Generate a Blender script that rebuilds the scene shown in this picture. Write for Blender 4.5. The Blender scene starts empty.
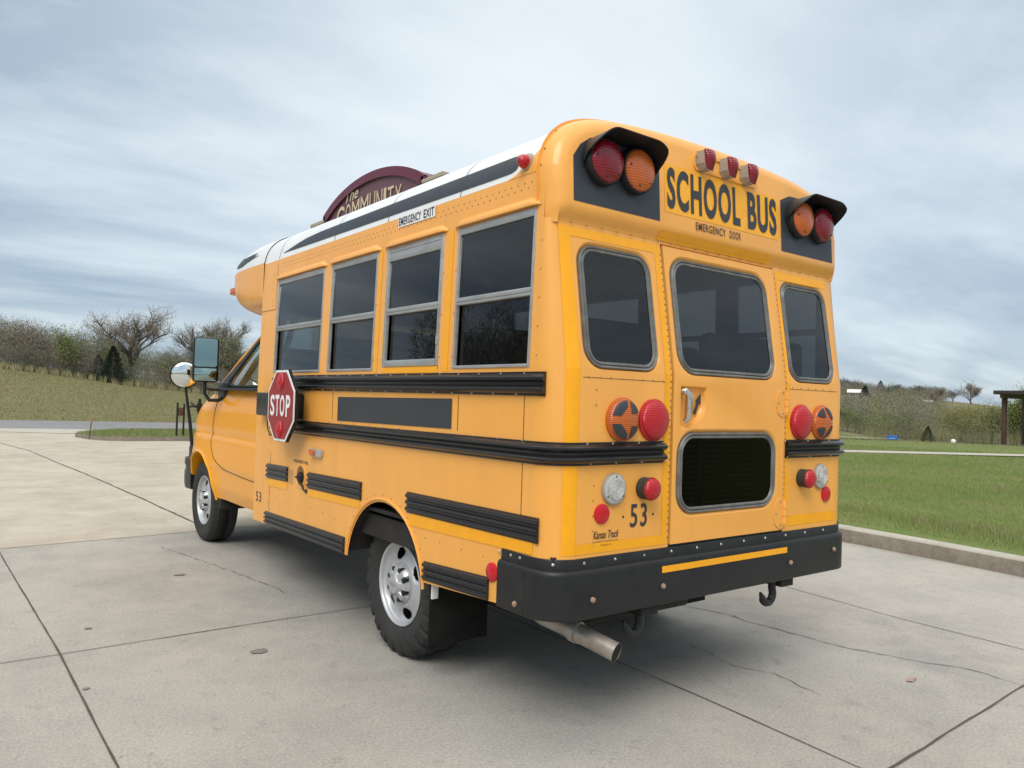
import bpy, bmesh, math, random
import numpy as np
from mathutils import Vector, Matrix
from mathutils.geometry import tessellate_polygon
PI = math.pi
random.seed(7)
SC = bpy.context.scene
COL = SC.collection

# ------------------------------------------------------------------ camera
CAM = Vector((-1.9108, -2.2257, 1.3695))
cR = Vector((0.79517646, -0.60553573, 0.03195115))
cU = Vector((-0.03786173, 0.00300781, 0.99927846))
cF = Vector((0.60519491, 0.79581244, 0.02053488))
cd = bpy.data.cameras.new('camera'); cam = bpy.data.objects.new('camera', cd); COL.objects.link(cam)
M = Matrix.Identity(4)
for i in range(3):
    M[i][0], M[i][1], M[i][2], M[i][3] = cR[i], cU[i], -cF[i], CAM[i]
cam.matrix_world = M
cd.sensor_fit = 'HORIZONTAL'; cd.sensor_width = 36; cd.lens = 767.85 / 1024 * 36
cd.clip_start = .05; cd.clip_end = 6000
SC.camera = cam

# ------------------------------------------------------------------ world and sun
SUN_EL, SUN_AZ = math.radians(46), math.radians(232)      # azimuth clockwise from +Y
w = bpy.data.worlds.new('World'); SC.world = w; w.use_nodes = True
nt = w.node_tree; N = nt.nodes; L = nt.links; N.clear()
def nd(t, **k):
    n = N.new(t)
    for a, b in k.items(): setattr(n, a, b)
    return n
def math_n(op, a, b=None, c=None, clamp=False):
    n = nd('ShaderNodeMath', operation=op, use_clamp=clamp)
    for i, v in enumerate((a, b, c)):
        if v is None: continue
        if isinstance(v, (int, float)): n.inputs[i].default_value = v
        else: L.new(v, n.inputs[i])
    return n.outputs[0]
def mixc(f, a, b):
    n = nd('ShaderNodeMix', data_type='RGBA')
    for i, v in ((0, f), (6, a), (7, b)):
        if isinstance(v, (int, float)): n.inputs[i].default_value = v
        elif isinstance(v, tuple): n.inputs[i].default_value = (*v, 1)
        else: L.new(v, n.inputs[i])
    return n.outputs[2]
tc = nd('ShaderNodeTexCoord'); sep = nd('ShaderNodeSeparateXYZ'); L.new(tc.outputs['Generated'], sep.inputs[0])
zc = math_n('MAXIMUM', sep.outputs[2], 0.0)
den = math_n('ADD', zc, 0.16)
px_ = math_n('DIVIDE', sep.outputs[0], den); py_ = math_n('DIVIDE', sep.outputs[1], den)
cmb = nd('ShaderNodeCombineXYZ'); L.new(px_, cmb.inputs[0]); L.new(py_, cmb.inputs[1])
mp = nd('ShaderNodeMapping'); mp.inputs['Rotation'].default_value = (0, 0, math.radians(38)); mp.inputs['Scale'].default_value = (.62, 1.0, 1); mp.inputs['Location'].default_value = (3.1, 1.7, 0)
L.new(cmb.outputs[0], mp.inputs[0])
n1 = nd('ShaderNodeTexNoise'); n1.inputs['Scale'].default_value = 1.25; n1.inputs['Detail'].default_value = 9; n1.inputs['Roughness'].default_value = .58; n1.inputs['Distortion'].default_value = .15
L.new(mp.outputs[0], n1.inputs['Vector'])
mp2 = nd('ShaderNodeMapping'); mp2.inputs['Rotation'].default_value = (0, 0, math.radians(30)); mp2.inputs['Scale'].default_value = (.5, 1.5, 1); mp2.inputs['Location'].default_value = (.6, 4.2, 0)
L.new(cmb.outputs[0], mp2.inputs[0])
n2 = nd('ShaderNodeTexNoise'); n2.inputs['Scale'].default_value = 1.15; n2.inputs['Detail'].default_value = 8; n2.inputs['Roughness'].default_value = .55
L.new(mp2.outputs[0], n2.inputs['Vector'])
s1 = math_n('MULTIPLY_ADD', n1.outputs[0], 4.6, -1.85, True)
s2 = math_n('MULTIPLY_ADD', n2.outputs[0], 5.0, -2.1, True)
cl = mixc(s1, (.29, .38, .465), (.62, .69, .735))
lowband = math_n('SUBTRACT', 1.0, math_n('MULTIPLY', zc, 3.2, None, True), None, True)
low = mixc(s2, (.165, .26, .375), (.50, .58, .64))
cl2 = mixc(math_n('MULTIPLY', lowband, .8), cl, low)
# brighter veil of cloud high above the road
dt = nd('ShaderNodeVectorMath', operation='DOT_PRODUCT'); L.new(tc.outputs['Generated'], dt.inputs[0])
vv = (cF + cU * .42 + cR * .08).normalized(); dt.inputs[1].default_value = vv
glow = math_n('POWER', math_n('MAXIMUM', dt.outputs['Value'], 0.0), 9.0)
cl3 = mixc(math_n('MULTIPLY', glow, .8), cl2, (.74, .80, .84))
sky = nd('ShaderNodeTexSky', sky_type='NISHITA'); sky.sun_disc = False; sky.sun_elevation = SUN_EL; sky.sun_rotation = SUN_AZ
skym = nd('ShaderNodeVectorMath', operation='SCALE'); L.new(sky.outputs[0], skym.inputs[0]); skym.inputs['Scale'].default_value = .10
zen = math_n('MULTIPLY', math_n('SUBTRACT', zc, .50), 2.6, None, True)       # the overcast is brightest overhead
cl4 = mixc(zen, cl3, (1.45, 1.42, 1.36))
clm = nd('ShaderNodeVectorMath', operation='SCALE'); L.new(cl4, clm.inputs[0]); clm.inputs['Scale'].default_value = 1.0
fin = mixc(.88, skym.outputs[0], clm.outputs[0])
scl = nd('ShaderNodeVectorMath', operation='SCALE'); L.new(fin, scl.inputs[0]); scl.inputs['Scale'].default_value = 10.0
bg = nd('ShaderNodeBackground'); bg.inputs['Strength'].default_value = .10; L.new(scl.outputs[0], bg.inputs[0])
wo = nd('ShaderNodeOutputWorld'); L.new(bg.outputs[0], wo.inputs[0])
sd = bpy.data.lights.new('sun', 'SUN'); sun = bpy.data.objects.new('sun', sd); COL.objects.link(sun)
sd.energy = 1.5; sd.angle = math.radians(30); sd.color = (1, .95, .88)
sv = Vector((math.sin(SUN_AZ) * math.cos(SUN_EL), math.cos(SUN_AZ) * math.cos(SUN_EL), math.sin(SUN_EL)))
sun.rotation_euler = sv.to_track_quat('Z', 'Y').to_euler()
SC.view_settings.view_transform = 'Standard'; SC.view_settings.look = 'None'
SC.view_settings.exposure = 0.36; SC.view_settings.gamma = 1
SC.cycles.max_bounces = 8; SC.cycles.transparent_max_bounces = 24; SC.cycles.sample_clamp_indirect = 4

# ------------------------------------------------------------------ materials
def mat(name, col, rough=.5, metal=0, var=0, vscale=3, bump=0, bscale=40, coat=0, spec=.5, col2=None, stretch=None, rvar=0):
    m = bpy.data.materials.new(name); m.use_nodes = True
    nt = m.node_tree; b = nt.nodes['Principled BSDF']
    b.inputs['Base Color'].default_value = (*col, 1); b.inputs['Roughness'].default_value = rough
    b.inputs['Metallic'].default_value = metal; b.inputs['Coat Weight'].default_value = coat; b.inputs['Coat Roughness'].default_value = .08
    b.inputs['Specular IOR Level'].default_value = spec
    tcn = nt.nodes.new('ShaderNodeTexCoord'); vec = tcn.outputs['Object']
    if stretch:
        mpn = nt.nodes.new('ShaderNodeMapping'); mpn.inputs['Scale'].default_value = stretch; nt.links.new(vec, mpn.inputs[0]); vec = mpn.outputs[0]
    if var or col2:
        n = nt.nodes.new('ShaderNodeTexNoise'); n.inputs['Scale'].default_value = vscale; n.inputs['Detail'].default_value = 8; n.inputs['Roughness'].default_value = .65
        nt.links.new(vec, n.inputs['Vector'])
        mx = nt.nodes.new('ShaderNodeMix'); mx.data_type = 'RGBA'
        c2 = col2 if col2 else tuple(max(0, c * (1 - var)) for c in col)
        c1 = col if col2 else tuple(min(1, c * (1 + var)) for c in col)
        mx.inputs[6].default_value = (*c1, 1); mx.inputs[7].default_value = (*c2, 1)
        rp = nt.nodes.new('ShaderNodeMapRange'); rp.inputs[1].default_value = .3; rp.inputs[2].default_value = .7
        nt.links.new(n.outputs[0], rp.inputs[0]); nt.links.new(rp.outputs[0], mx.inputs[0]); nt.links.new(mx.outputs[2], b.inputs['Base Color'])
        if rvar:
            r2 = nt.nodes.new('ShaderNodeMapRange'); r2.inputs[3].default_value = rough - rvar; r2.inputs[4].default_value = rough + rvar
            nt.links.new(n.outputs[0], r2.inputs[0]); nt.links.new(r2.outputs[0], b.inputs['Roughness'])
    if bump:
        n2 = nt.nodes.new('ShaderNodeTexNoise'); n2.inputs['Scale'].default_value = bscale; n2.inputs['Detail'].default_value = 5
        nt.links.new(vec, n2.inputs['Vector'])
        bp = nt.nodes.new('ShaderNodeBump'); bp.inputs['Strength'].default_value = bump; bp.inputs['Distance'].default_value = .01
        nt.links.new(n2.outputs[0], bp.inputs['Height']); nt.links.new(bp.outputs[0], b.inputs['Normal'])
    return m
MT = {}
MT['paint'] = mat('faded_yellow_paint', (.86, .395, .072), .40, var=.055, vscale=1.0, coat=.25, bump=.10, bscale=1.2, rvar=.12, stretch=(4, 4, .8))
MT['cab'] = mat('glossy_yellow_paint', (.86, .345, .003), .30, var=.03, vscale=2, coat=.35, spec=.35)
MT['tape'] = mat('reflective_tape', (.93, .40, .004), .32, var=.05, vscale=14)
MT['stape'] = mat('sign_tape', (.93, .42, .02), .35, var=.08, vscale=12)
MT['white'] = mat('white_paint', (.78, .80, .79), .35, var=.05, vscale=2, coat=.3)
MT['rail'] = mat('black_rail_paint', (.013, .013, .015), .24, var=.2, vscale=3)
MT['black'] = mat('black_paint', (.010, .0105, .012), .42, col2=(.020, .020, .021), vscale=6, bump=.08, bscale=5, spec=.35, rvar=.12)
MT['decal'] = mat('black_decal', (.030, .035, .043), .42, var=.12, vscale=4)
MT['flap'] = mat('black_flap_rubber', (.008, .008, .008), .8, col2=(.016, .015, .014), vscale=12, bump=.3, bscale=60, spec=.2)
MT['rubber'] = mat('rubber', (.022, .022, .021), .72, col2=(.05, .048, .044), vscale=7, bump=.25, bscale=90)
MT['tyre'] = mat('tyre_rubber', (.016, .016, .017), .75, col2=(.034, .032, .030), vscale=6, bump=.3, bscale=120)
MT['gasket'] = mat('window_gasket', (.19, .19, .18), .38, col2=(.10, .10, .09), vscale=16)
MT['alu'] = mat('aluminium_frame', (.47, .47, .46), .38, metal=.7, var=.15, vscale=6, stretch=(1, 1, 4))
MT['rim'] = mat('silver_wheel_paint', (.50, .51, .53), .42, metal=.45, var=.1, vscale=8)
MT['hub'] = mat('silver_hub_plastic', (.46, .47, .49), .38, metal=.4, var=.1, vscale=12)
MT['dark'] = mat('underbody', (.012, .0115, .011), .85, col2=(.030, .026, .022), vscale=6, bump=.4, bscale=20)
MT['rust'] = mat('rusty_bolt', (.25, .13, .08), .7, col2=(.45, .33, .26), vscale=60)
MT['steel'] = mat('exhaust_steel', (.50, .48, .45), .45, metal=.6, col2=(.30, .25, .20), vscale=9)
MT['chrome'] = mat('chrome', (.62, .60, .57), .16, metal=1, var=.15, vscale=40)
MT['rivet'] = mat('rivet', (.50, .27, .07), .45, col2=(.22, .13, .05), vscale=30)  # brown carries the shadow dot of each rivet head in its colour
MT['seam'] = mat('seam', (.16, .08, .025), .7, var=.3)
MT['interior'] = mat('interior_grey', (.16, .165, .16), .7, var=.1)
MT['seat'] = mat('seat_vinyl', (.055, .06, .075), .45, var=.2)
MT['mirror'] = mat('mirror_glass', (.80, .85, .84), .03, metal=1); MT['dimmirror'] = mat('dim_reflection_mirror_glass', (.34, .45, .44), .04, metal=1)  # door mirror glass coloured dark teal to stand for reflected trees and cab
MT['redpaint'] = mat('stop_red', (.30, .008, .016), .35, var=.08, vscale=10)
MT['signwhite'] = mat('sign_white', (.80, .80, .80), .4, var=.03)
MT['redrefl'] = mat('red_reflector', (.55, .006, .018), .25, var=.1, vscale=60)
def lens(name, col, ribs=130, axis='Z', strength=.35):
    m = mat(name, col, .2, coat=.25); nt = m.node_tree; b = nt.nodes['Principled BSDF']
    tcn = nt.nodes.new('ShaderNodeTexCoord'); wv = nt.nodes.new('ShaderNodeTexWave'); wv.bands_direction = axis
    wv.inputs['Scale'].default_value = ribs / 6.2832 * 2; nt.links.new(tcn.outputs['Object'], wv.inputs['Vector'])
    bp = nt.nodes.new('ShaderNodeBump'); bp.inputs['Strength'].default_value = strength; bp.inputs['Distance'].default_value = .004
    nt.links.new(wv.outputs[0], bp.inputs['Height']); nt.links.new(bp.outputs[0], b.inputs['Normal'])
    mx = nt.nodes.new('ShaderNodeMix'); mx.data_type = 'RGBA'; mx.inputs[6].default_value = (*[c * .62 for c in col], 1); mx.inputs[7].default_value = (*col, 1)
    nt.links.new(wv.outputs[0], mx.inputs[0]); nt.links.new(mx.outputs[2], b.inputs['Base Color'])
    b.inputs['Subsurface Weight'].default_value = 0
    return m
MT['redlens'] = lens('red_lens', (.56, .002, .012))
MT['amberlens'] = lens('amber_lens', (.62, .13, .012))
MT['darkredlens'] = lens('dark_red_lens', (.26, .004, .016), 90, 'Z', .15)
MT['orangelens'] = lens('orange_lens', (.66, .14, .02), 90, 'Z', .15)
MT['clearlens'] = lens('clear_lens', (.80, .80, .75), 160, 'X', .9)
def glass(name, tint, f0=.07):
    m = bpy.data.materials.new(name); m.use_nodes = True; nt = m.node_tree; nt.nodes.clear()
    o = nt.nodes.new('ShaderNodeOutputMaterial'); mx = nt.nodes.new('ShaderNodeMixShader'); t = nt.nodes.new('ShaderNodeBsdfTransparent')
    g = nt.nodes.new('ShaderNodeBsdfGlossy'); lw = nt.nodes.new('ShaderNodeLayerWeight'); lw.inputs[0].default_value = .5
    p = nt.nodes.new('ShaderNodeMath'); p.operation = 'POWER'; p.inputs[1].default_value = 4.5; q = nt.nodes.new('ShaderNodeMath'); q.operation = 'MULTIPLY_ADD'; q.inputs[1].default_value = 1 - f0; q.inputs[2].default_value = f0
    nt.links.new(lw.outputs['Facing'], p.inputs[0]); nt.links.new(p.outputs[0], q.inputs[0])
    t.inputs[0].default_value = (*tint, 1); g.inputs['Roughness'].default_value = .012; g.inputs[0].default_value = (1, 1, 1, 1)
    nt.links.new(q.outputs[0], mx.inputs[0]); nt.links.new(t.outputs[0], mx.inputs[1]); nt.links.new(g.outputs[0], mx.inputs[2]); nt.links.new(mx.outputs[0], o.inputs[0])
    return m
MT['tint'] = glass('dark_tinted_glass', (.20, .215, .22), .055)
MT['door_tint'] = glass('door_lower_glass', (.30, .29, .28), .004); MT['glass'] = glass('clear_window_glass', (.66, .78, .74), .24)

# ------------------------------------------------------------------ mesh helpers
ORG = {}
class MB:
    def __init__(s): s.v = []; s.f = []
    def add(s, vs, fs):
        n = len(s.v); s.v += [tuple(p) for p in vs]; s.f += [tuple(i + n for i in f) for f in fs]; return s
    def grid(s, fn, nu, nv, closeu=False, skip=None):
        vs = [fn(i, j) for i in range(nu) for j in range(nv)]; fs = []
        for i in range(nu if closeu else nu - 1):
            for j in range(nv - 1):
                if skip and skip(i, j): continue
                a = i * nv + j; b = ((i + 1) % nu) * nv + j
                fs.append((a, b, b + 1, a + 1))
        return s.add(vs, fs)
    def box(s, x0, x1, y0, y1, z0, z1, bev=0, rot=None, seg=2):
        bm = bmesh.new(); bmesh.ops.create_cube(bm, size=1)
        for v in bm.verts: v.co = Vector(((x0 + x1) / 2 + v.co.x * (x1 - x0), (y0 + y1) / 2 + v.co.y * (y1 - y0), (z0 + z1) / 2 + v.co.z * (z1 - z0)))
        if bev: bmesh.ops.bevel(bm, geom=list(bm.edges), offset=bev, segments=seg, affect='EDGES', profile=.5)
        bm.verts.index_update()
        vs = [v.co.copy() for v in bm.verts]
        if rot is not None: vs = [rot @ p for p in vs]
        s.add(vs, [[v.index for v in f.verts] for f in bm.faces]); bm.free(); return s
    def tube(s, pts, r, n=8, cap=True):
        pts = [Vector(p) for p in pts]; rs = r if isinstance(r, (list, tuple)) else [r] * len(pts)
        vs = []; up = Vector((0, 0, 1)); prev = None
        for i, p in enumerate(pts):
            d = (pts[min(i + 1, len(pts) - 1)] - pts[max(i - 1, 0)]).normalized()
            a = prev if prev is not None else (up if abs(d.z) < .9 else Vector((1, 0, 0)))
            a = (a - d * a.dot(d)).normalized(); b = d.cross(a); prev = a
            for k in range(n):
                t = 2 * PI * k / n; vs.append(p + (a * math.cos(t) + b * math.sin(t)) * rs[i])
        fs = []
        for i in range(len(pts) - 1):
            for k in range(n):
                fs.append((i * n + k, i * n + (k + 1) % n, (i + 1) * n + (k + 1) % n, (i + 1) * n + k))
        if cap: fs.append(tuple(range(n))[::-1]); fs.append(tuple((len(pts) - 1) * n + k for k in range(n)))
        return s.add(vs, fs)
    def lathe(s, prof, o, axis, n=32, up=None, cap=False):
        """prof: list of (radius, height along axis)"""
        ax = Vector(axis).normalized(); a = Vector(up) if up else (Vector((0, 0, 1)) if abs(ax.z) < .9 else Vector((1, 0, 0)))
        a = (a - ax * a.dot(ax)).normalized(); b = ax.cross(a); o = Vector(o)
        s.grid(lambda i, j: o + ax * prof[j][1] + (a * math.cos(2 * PI * i / n) + b * math.sin(2 * PI * i / n)) * prof[j][0], n, len(prof), True)
        return s
    def dome(s, o, axis, r, h, n=24, m=6, base=0):
        pr = ([(r, -base)] if base else []) + [(r * math.cos(k / m * PI / 2), h * math.sin(k / m * PI / 2)) for k in range(m)] + [(.0005, h)]
        return s.lathe(pr, o, axis, n)
    def poly(s, loops, fn):
        """planar polygon with holes, mapped by fn(u,v)->xyz"""
        lp = [[Vector((p[0], p[1], 0)) for p in l] for l in loops]
        tr = tessellate_polygon(lp); flat = [p for l in loops for p in l]
        return s.add([fn(*p) for p in flat], [tuple(t) for t in tr])
    def prism(s, loop, fn, t):
        """extrude loop: fn(u,v,depth)"""
        n = len(loop); tr = tessellate_polygon([[Vector((p[0], p[1], 0)) for p in loop]])
        vs = [fn(p[0], p[1], 0) for p in loop] + [fn(p[0], p[1], t) for p in loop]
        fs = [tuple(x) for x in tr] + [tuple(i + n for i in x)[::-1] for x in tr] + [(i, (i + 1) % n, (i + 1) % n + n, i + n) for i in range(n)]
        return s.add(vs, fs)
    def build(s, name, m, parent=None, sharp=35, smooth=True, label=None, fixn=True, loc=None):
        o0 = Vector(loc) if loc is not None else ORG.get(parent.name if parent else None, Vector((0, 0, 0)))
        me = bpy.data.meshes.new(name); me.from_pydata([tuple(Vector(p) - o0) for p in s.v], [], s.f)
        if fixn or smooth:
            bm = bmesh.new(); bm.from_mesh(me)
            if fixn:
                bmesh.ops.remove_doubles(bm, verts=bm.verts, dist=1e-5); bmesh.ops.recalc_face_normals(bm, faces=bm.faces)
            if smooth:
                a = math.radians(sharp)
                for e in bm.edges:
                    if len(e.link_faces) == 2 and e.calc_face_angle(0) > a: e.smooth = False
                for f in bm.faces: f.smooth = True
            bm.to_mesh(me); bm.free()
        me.materials.append(MT[m] if isinstance(m, str) else m)
        o = bpy.data.objects.new(name, me); COL.objects.link(o)
        if parent: o.parent = parent; ORG[o.name] = ORG.get(parent.name, Vector((0, 0, 0)))
        else: o.location = o0; ORG[o.name] = o0
        if label: o['label'] = label
        return o
def tag(o, label=None, cat=None, group=None, kind=None):
    for k, v in (('label', label), ('category', cat), ('group', group), ('kind', kind)):
        if v: o[k] = v
    return o
def thing(name, loc, label, cat, group=None):
    o = bpy.data.objects.new(name, None); COL.objects.link(o); o.location = loc; o.empty_display_size = .2
    ORG[o.name] = Vector(loc); return tag(o, label, cat, group)
def rrect(x0, x1, z0, z1, r, n=7):
    P = []
    for cx, cz, a0 in ((x1 - r, z1 - r, 0), (x0 + r, z1 - r, 90), (x0 + r, z0 + r, 180), (x1 - r, z0 + r, 270)):
        for k in range(n + 1):
            a = math.radians(a0 + 90 * k / n); P.append((cx + r * math.cos(a), cz + r * math.sin(a)))
    return P
def text_mb(txt, fn, x0, x1, z0, z1, bold=0, shear=0, spacing=1):
    """letters fitted into the box, mapped by fn(u, v)"""
    cu = bpy.data.curves.new('letters', 'FONT'); cu.body = txt; cu.offset = bold; cu.shear = shear; cu.space_character = spacing; cu.resolution_u = 4
    ob = bpy.data.objects.new('letters', cu); COL.objects.link(ob)
    dg = bpy.context.evaluated_depsgraph_get(); dg.update(); me = bpy.data.meshes.new_from_object(ob.evaluated_get(dg))
    vs = [v.co.copy() for v in me.vertices]; fs = [tuple(p.vertices) for p in me.polygons]
    bpy.data.objects.remove(ob); bpy.data.meshes.remove(me); bpy.data.curves.remove(cu)
    ax, bx = min(v.x for v in vs), max(v.x for v in vs); az, bz = min(v.y for v in vs), max(v.y for v in vs)
    q = MB(); q.add([fn(x0 + (v.x - ax) / (bx - ax) * (x1 - x0), z0 + (v.y - az) / (bz - az) * (z1 - z0)) for v in vs], fs); return q
def mid(a, b, t): return a + (b - a) * t
def sstep(x): x = max(0, min(1, x)); return x * x * (3 - 2 * x)

# ================================================================== SCHOOL BUS
W = 2.105; RC = .13
bus = thing('school_bus', (W / 2, 2.6, 0), 'short yellow school bus numbered 53 with a stop sign, parked on grey concrete', 'school bus')
def lean(z): return .158 * max(0, z - 1.5)
def tum(z): return .023 * max(0, z - 1.5)
def RF(d): return lambda x, z, e=0: (x, lean(z) - d - e, z)                 # rear wall surface
def SF(d): return lambda y, z: (tum(z) - d, y, z)                  # left side surface
def SR(d): return lambda y, z: (W - tum(z) + d, y, z)
def planpath(y0, x1, side=0, n=8):
    """points along the outside of the body: left side from y0 back, round the corner, across the rear to x1"""
    P = []
    if y0 > RC: P += [(0, y) for y in np.linspace(y0, RC, max(2, int((y0 - RC) / .4) + 2))[:-1]]
    a0 = 0
    for k in range(n + 1):
        a = PI / 2 * k / n; p = (RC - RC * math.cos(a), RC - RC * math.sin(a))
        if y0 < RC and p[1] > y0: continue
        if p[0] > x1: break
        P.append(p)
    if x1 > RC: P.append((x1, 0.0))
    return P
def mirrored(P): return [(W - x, y) for x, y in P][::-1]
def sweep(q, path, prof, z0, z1, cap=True):
    """prof: (outward offset, fraction of height); z0, z1 constants or (start, end)"""
    n = len(path); P = [Vector((p[0], p[1], 0)) for p in path]; nr = []
    S = [0]
    for i in range(1, n): S.append(S[-1] + (P[i] - P[i - 1]).length)
    for i in range(n):
        d = (P[min(i + 1, n - 1)] - P[max(i - 1, 0)]).normalized(); nr.append(Vector((d.y, -d.x, 0)) * -1 if False else Vector((d.y, -d.x, 0)))
    def zz(z, i): return z if not isinstance(z, tuple) else mid(z[0], z[1], S[i] / S[-1])
    m = len(prof); vs = []
    for i in range(n):
        a, b = zz(z0, i), zz(z1, i)
        for o, t in prof: vs.append(P[i] + nr[i] * o + Vector((0, 0, mid(a, b, t))))
    fs = [(i * m + j, (i + 1) * m + j, (i + 1) * m + j + 1, i * m + j + 1) for i in range(n - 1) for j in range(m - 1)]
    if cap: fs += [tuple(range(m)), tuple((n - 1) * m + k for k in range(m))[::-1]]
    return q.add(vs, fs)
RIDGE = [(0, 0), (.006, 0), (.006, .07), (.022, .15), (.028, .22), (.028, .30), (.022, .37), (.007, .45), (.007, .56), (.022, .63), (.028, .70), (.028, .78), (.022, .85), (.006, .93), (.006, 1), (0, 1)]
RIDGE3 = [(0, 0), (.004, 0), (.004, .06), (.013, .12), (.015, .18), (.013, .25), (.004, .32), (.004, .39), (.013, .45), (.015, .51), (.013, .57), (.004, .63), (.004, .69), (.013, .75), (.015, .82), (.013, .89), (.004, .95), (.004, 1), (0, 1)]

def rivets(q, pts, ax, r=.0055, h=.0035):
    for p in pts: q.dome(p, ax, r, h, 6, 2)
    return q

# ---- side walls
SW = [(.175, .745), (.87, 1.43), (1.54, 2.135), (2.245, 3.035)]     # y spans, rear to front
arch = [(1.357 + .41 * math.cos(t), .405 + .41 * math.sin(t)) for t in np.linspace(math.asin(.15), PI - math.asin(.2), 22)]
low = [(3.34, .448)] + arch + [(.34, .525), (RC, .53), (RC, 1.5), (3.34, 1.5)]
holes = [[(a, 1.503), (b, 1.503), (b, 2.155), (a, 2.155)] for a, b in SW]
upper = [(RC, 1.5), (3.34, 1.5), (3.34, 1.96), (3.34, 2.300), (RC, 2.300)]
for F, nm, ax in ((SF, 'left', (-1, 0, 0)), (SR, 'right', (1, 0, 0))):
    q = MB(); q.poly([low], F(0)); q.poly([upper] + holes, F(0))
    if nm == 'left':
        # folded wheel-arch lip and arch flange
        A = [(1.357 + .425 * math.cos(t), .405 + .425 * math.sin(t)) for t in np.linspace(.16, PI - .12, 30)]
        q.tube([(-.002, y, z) for y, z in A], .008, 6)
        rv = []
        for k in range(26): rv.append((-tum(2.2) * 0 - .0, .42 + .105 * k, 2.262)); 
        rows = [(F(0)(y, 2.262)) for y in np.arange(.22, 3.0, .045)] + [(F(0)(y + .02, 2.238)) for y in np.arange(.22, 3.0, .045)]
        rows += [F(0)(.135, z) for z in np.arange(1.55, 2.1, .115)] + [F(0)(.20, z) for z in (.86, .92, 1.0, 1.06, 1.24, 1.30, 1.36)]
        rows += [F(0)(.80 - .045, z) for z in np.arange(1.56, 2.15, .2)] + [F(0)(.86, z) for z in np.arange(1.56, 2.15, .2)] + [F(0)(1.445, z) for z in np.arange(1.56, 2.15, .3)] + [F(0)(1.53, z) for z in np.arange(1.56, 2.15, .3)]
        rows += [F(0)(y, .70) for y in (.45, .62, .80, .93)] + [F(0)(y, .655 + .01 * math.sin(y * 9)) for y in (1.95, 2.12, 2.3, 2.5, 2.7, 2.9)]
        rows += [F(0)(3.05, z) for z in np.arange(.6, 1.1, .07)] + [F(0)(3.30, z) for z in (.72, .95, 1.15, 1.6, 1.85)] + [F(0)(3.13, z) for z in (1.98, 2.02, 2.1, 2.2)]
        rv = [(1.357 + .447 * math.cos(t), .405 + .447 * math.sin(t)) for t in np.linspace(.3, 2.8, 13)]
        rows += [F(0)(y, z) for y, z in rv]
    sp = q.build('side_panel', 'paint', bus)
    if nm == 'left':
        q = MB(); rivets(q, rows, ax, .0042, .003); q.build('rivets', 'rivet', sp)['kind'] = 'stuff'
    if nm == 'left':
        for y0, y1, z0, z1 in ((.198, .202, .81, 1.47), (3.018, 3.022, .46, .95), (3.058, 3.062, 1.95, 2.27), (2.03, 2.035, 1.222, 1.38), (.68, .685, 1.222, 1.38), (3.06, 3.34, 1.948, 1.952)):
            q = MB(); q.poly([[(y0, z0), (y1, z0), (y1, z1), (y0, z1)]], F(.0015)); q.build('panel_seam', 'seam', sp, smooth=False)
# ---- corner posts and rear wall
for mir in (0, 1):
    q = MB()
    zs = [.74, 1.1, 1.5, 1.8, 2.10]; arc = [(RC - RC * math.cos(a), RC - RC * math.sin(a)) for a in np.linspace(0, PI / 2, 11)]
    def fn(i, j):
        x, y = arc[i]; z = zs[j]; x += tum(z) * (1 - i / 10); y += lean(z) * math.sin(i / 10 * PI / 2)
        return (W - x if mir else x, y, z)
    q.grid(fn, len(arc), len(zs))
    q.build('corner_post', 'paint', bus)
DL, DR = .655, 1.492
WL = [(.150, .572, 1.507, 2.012, .085), (.700, 1.412, 1.507, 2.028, .095), (1.545, 1.957, 1.507, 2.018, .085)]
WD = (.700, 1.418, .893, 1.250, .10)
EX = .016
def big(w, e): return rrect(w[0] - e, w[1] + e, w[2] - min(e, .005) if w[2] > 1.4 and w[2] < 1.6 else w[2] - e, w[3] + e, w[4] + e)
def rect(a, b, c, d): return [(a, c), (b, c), (b, d), (a, d)]
rv = [(x, z) for x in (.645,) for z in np.arange(.80, 2.05, .028)] + [(1.503, z) for z in np.arange(.80, 2.05, .028)]
rv += [(x, 1.47) for x in np.arange(.16, .64, .062)] + [(x, 1.475) for x in np.arange(1.56, 2.0, .07)] + [(.205, z) for z in (.80, .86, .92, .98, 1.04, 1.36, 1.42)]
for (a, b, hole) in ((RC, DL - .004, WL[0]), (DR + .004, W - RC, WL[2])):
    q = MB(); q.poly([rect(a, b, .74, 1.5)], RF(0)); q.poly([rect(a, b, 1.5, 2.10), big(hole, EX)], RF(0))
    ro = q.build('rear_panel', 'paint', bus)
    q = MB(); rivets(q, [RF(0)(x, z) for x, z in rv if a < x < b], (0, -1, 0), .0042); q.build('rivets', 'rivet', ro)['kind'] = 'stuff'
    q = MB(); q.poly([rect(a, b, 1.4665, 1.469)], RF(.0012)); q.build('panel_seam', 'seam', ro, smooth=False)
door = None
rec = [(.704, 1.455), (.704, 1.262)] + [(.704 + .18 * math.sin(t), 1.39 - .128 * math.cos(t)) for t in np.linspace(.1, PI / 2, 9)] + [(.886, 1.445), (.878, 1.455)]
q = MB(); q.poly([rect(DL + .006, DR - .006, .768, 1.5), big(WD, EX), rec], RF(.006)); q.poly([rect(DL + .006, DR - .006, 1.5, 2.075), big(WL[1], EX)], RF(.006))
bd = [(DL + .006, .768), (DR - .006, .768), (DR - .006, 1.5), (DR - .006, 2.075), (DL + .006, 2.075), (DL + .006, 1.5)]
q.grid(lambda i, j: RF(.006 - .02 * j)(*bd[i]), 6, 2, True)
cx_, cz_ = .775, 1.385
def shr(p, e): return (mid(p[0], cx_, e), mid(p[1], cz_, e))
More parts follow.
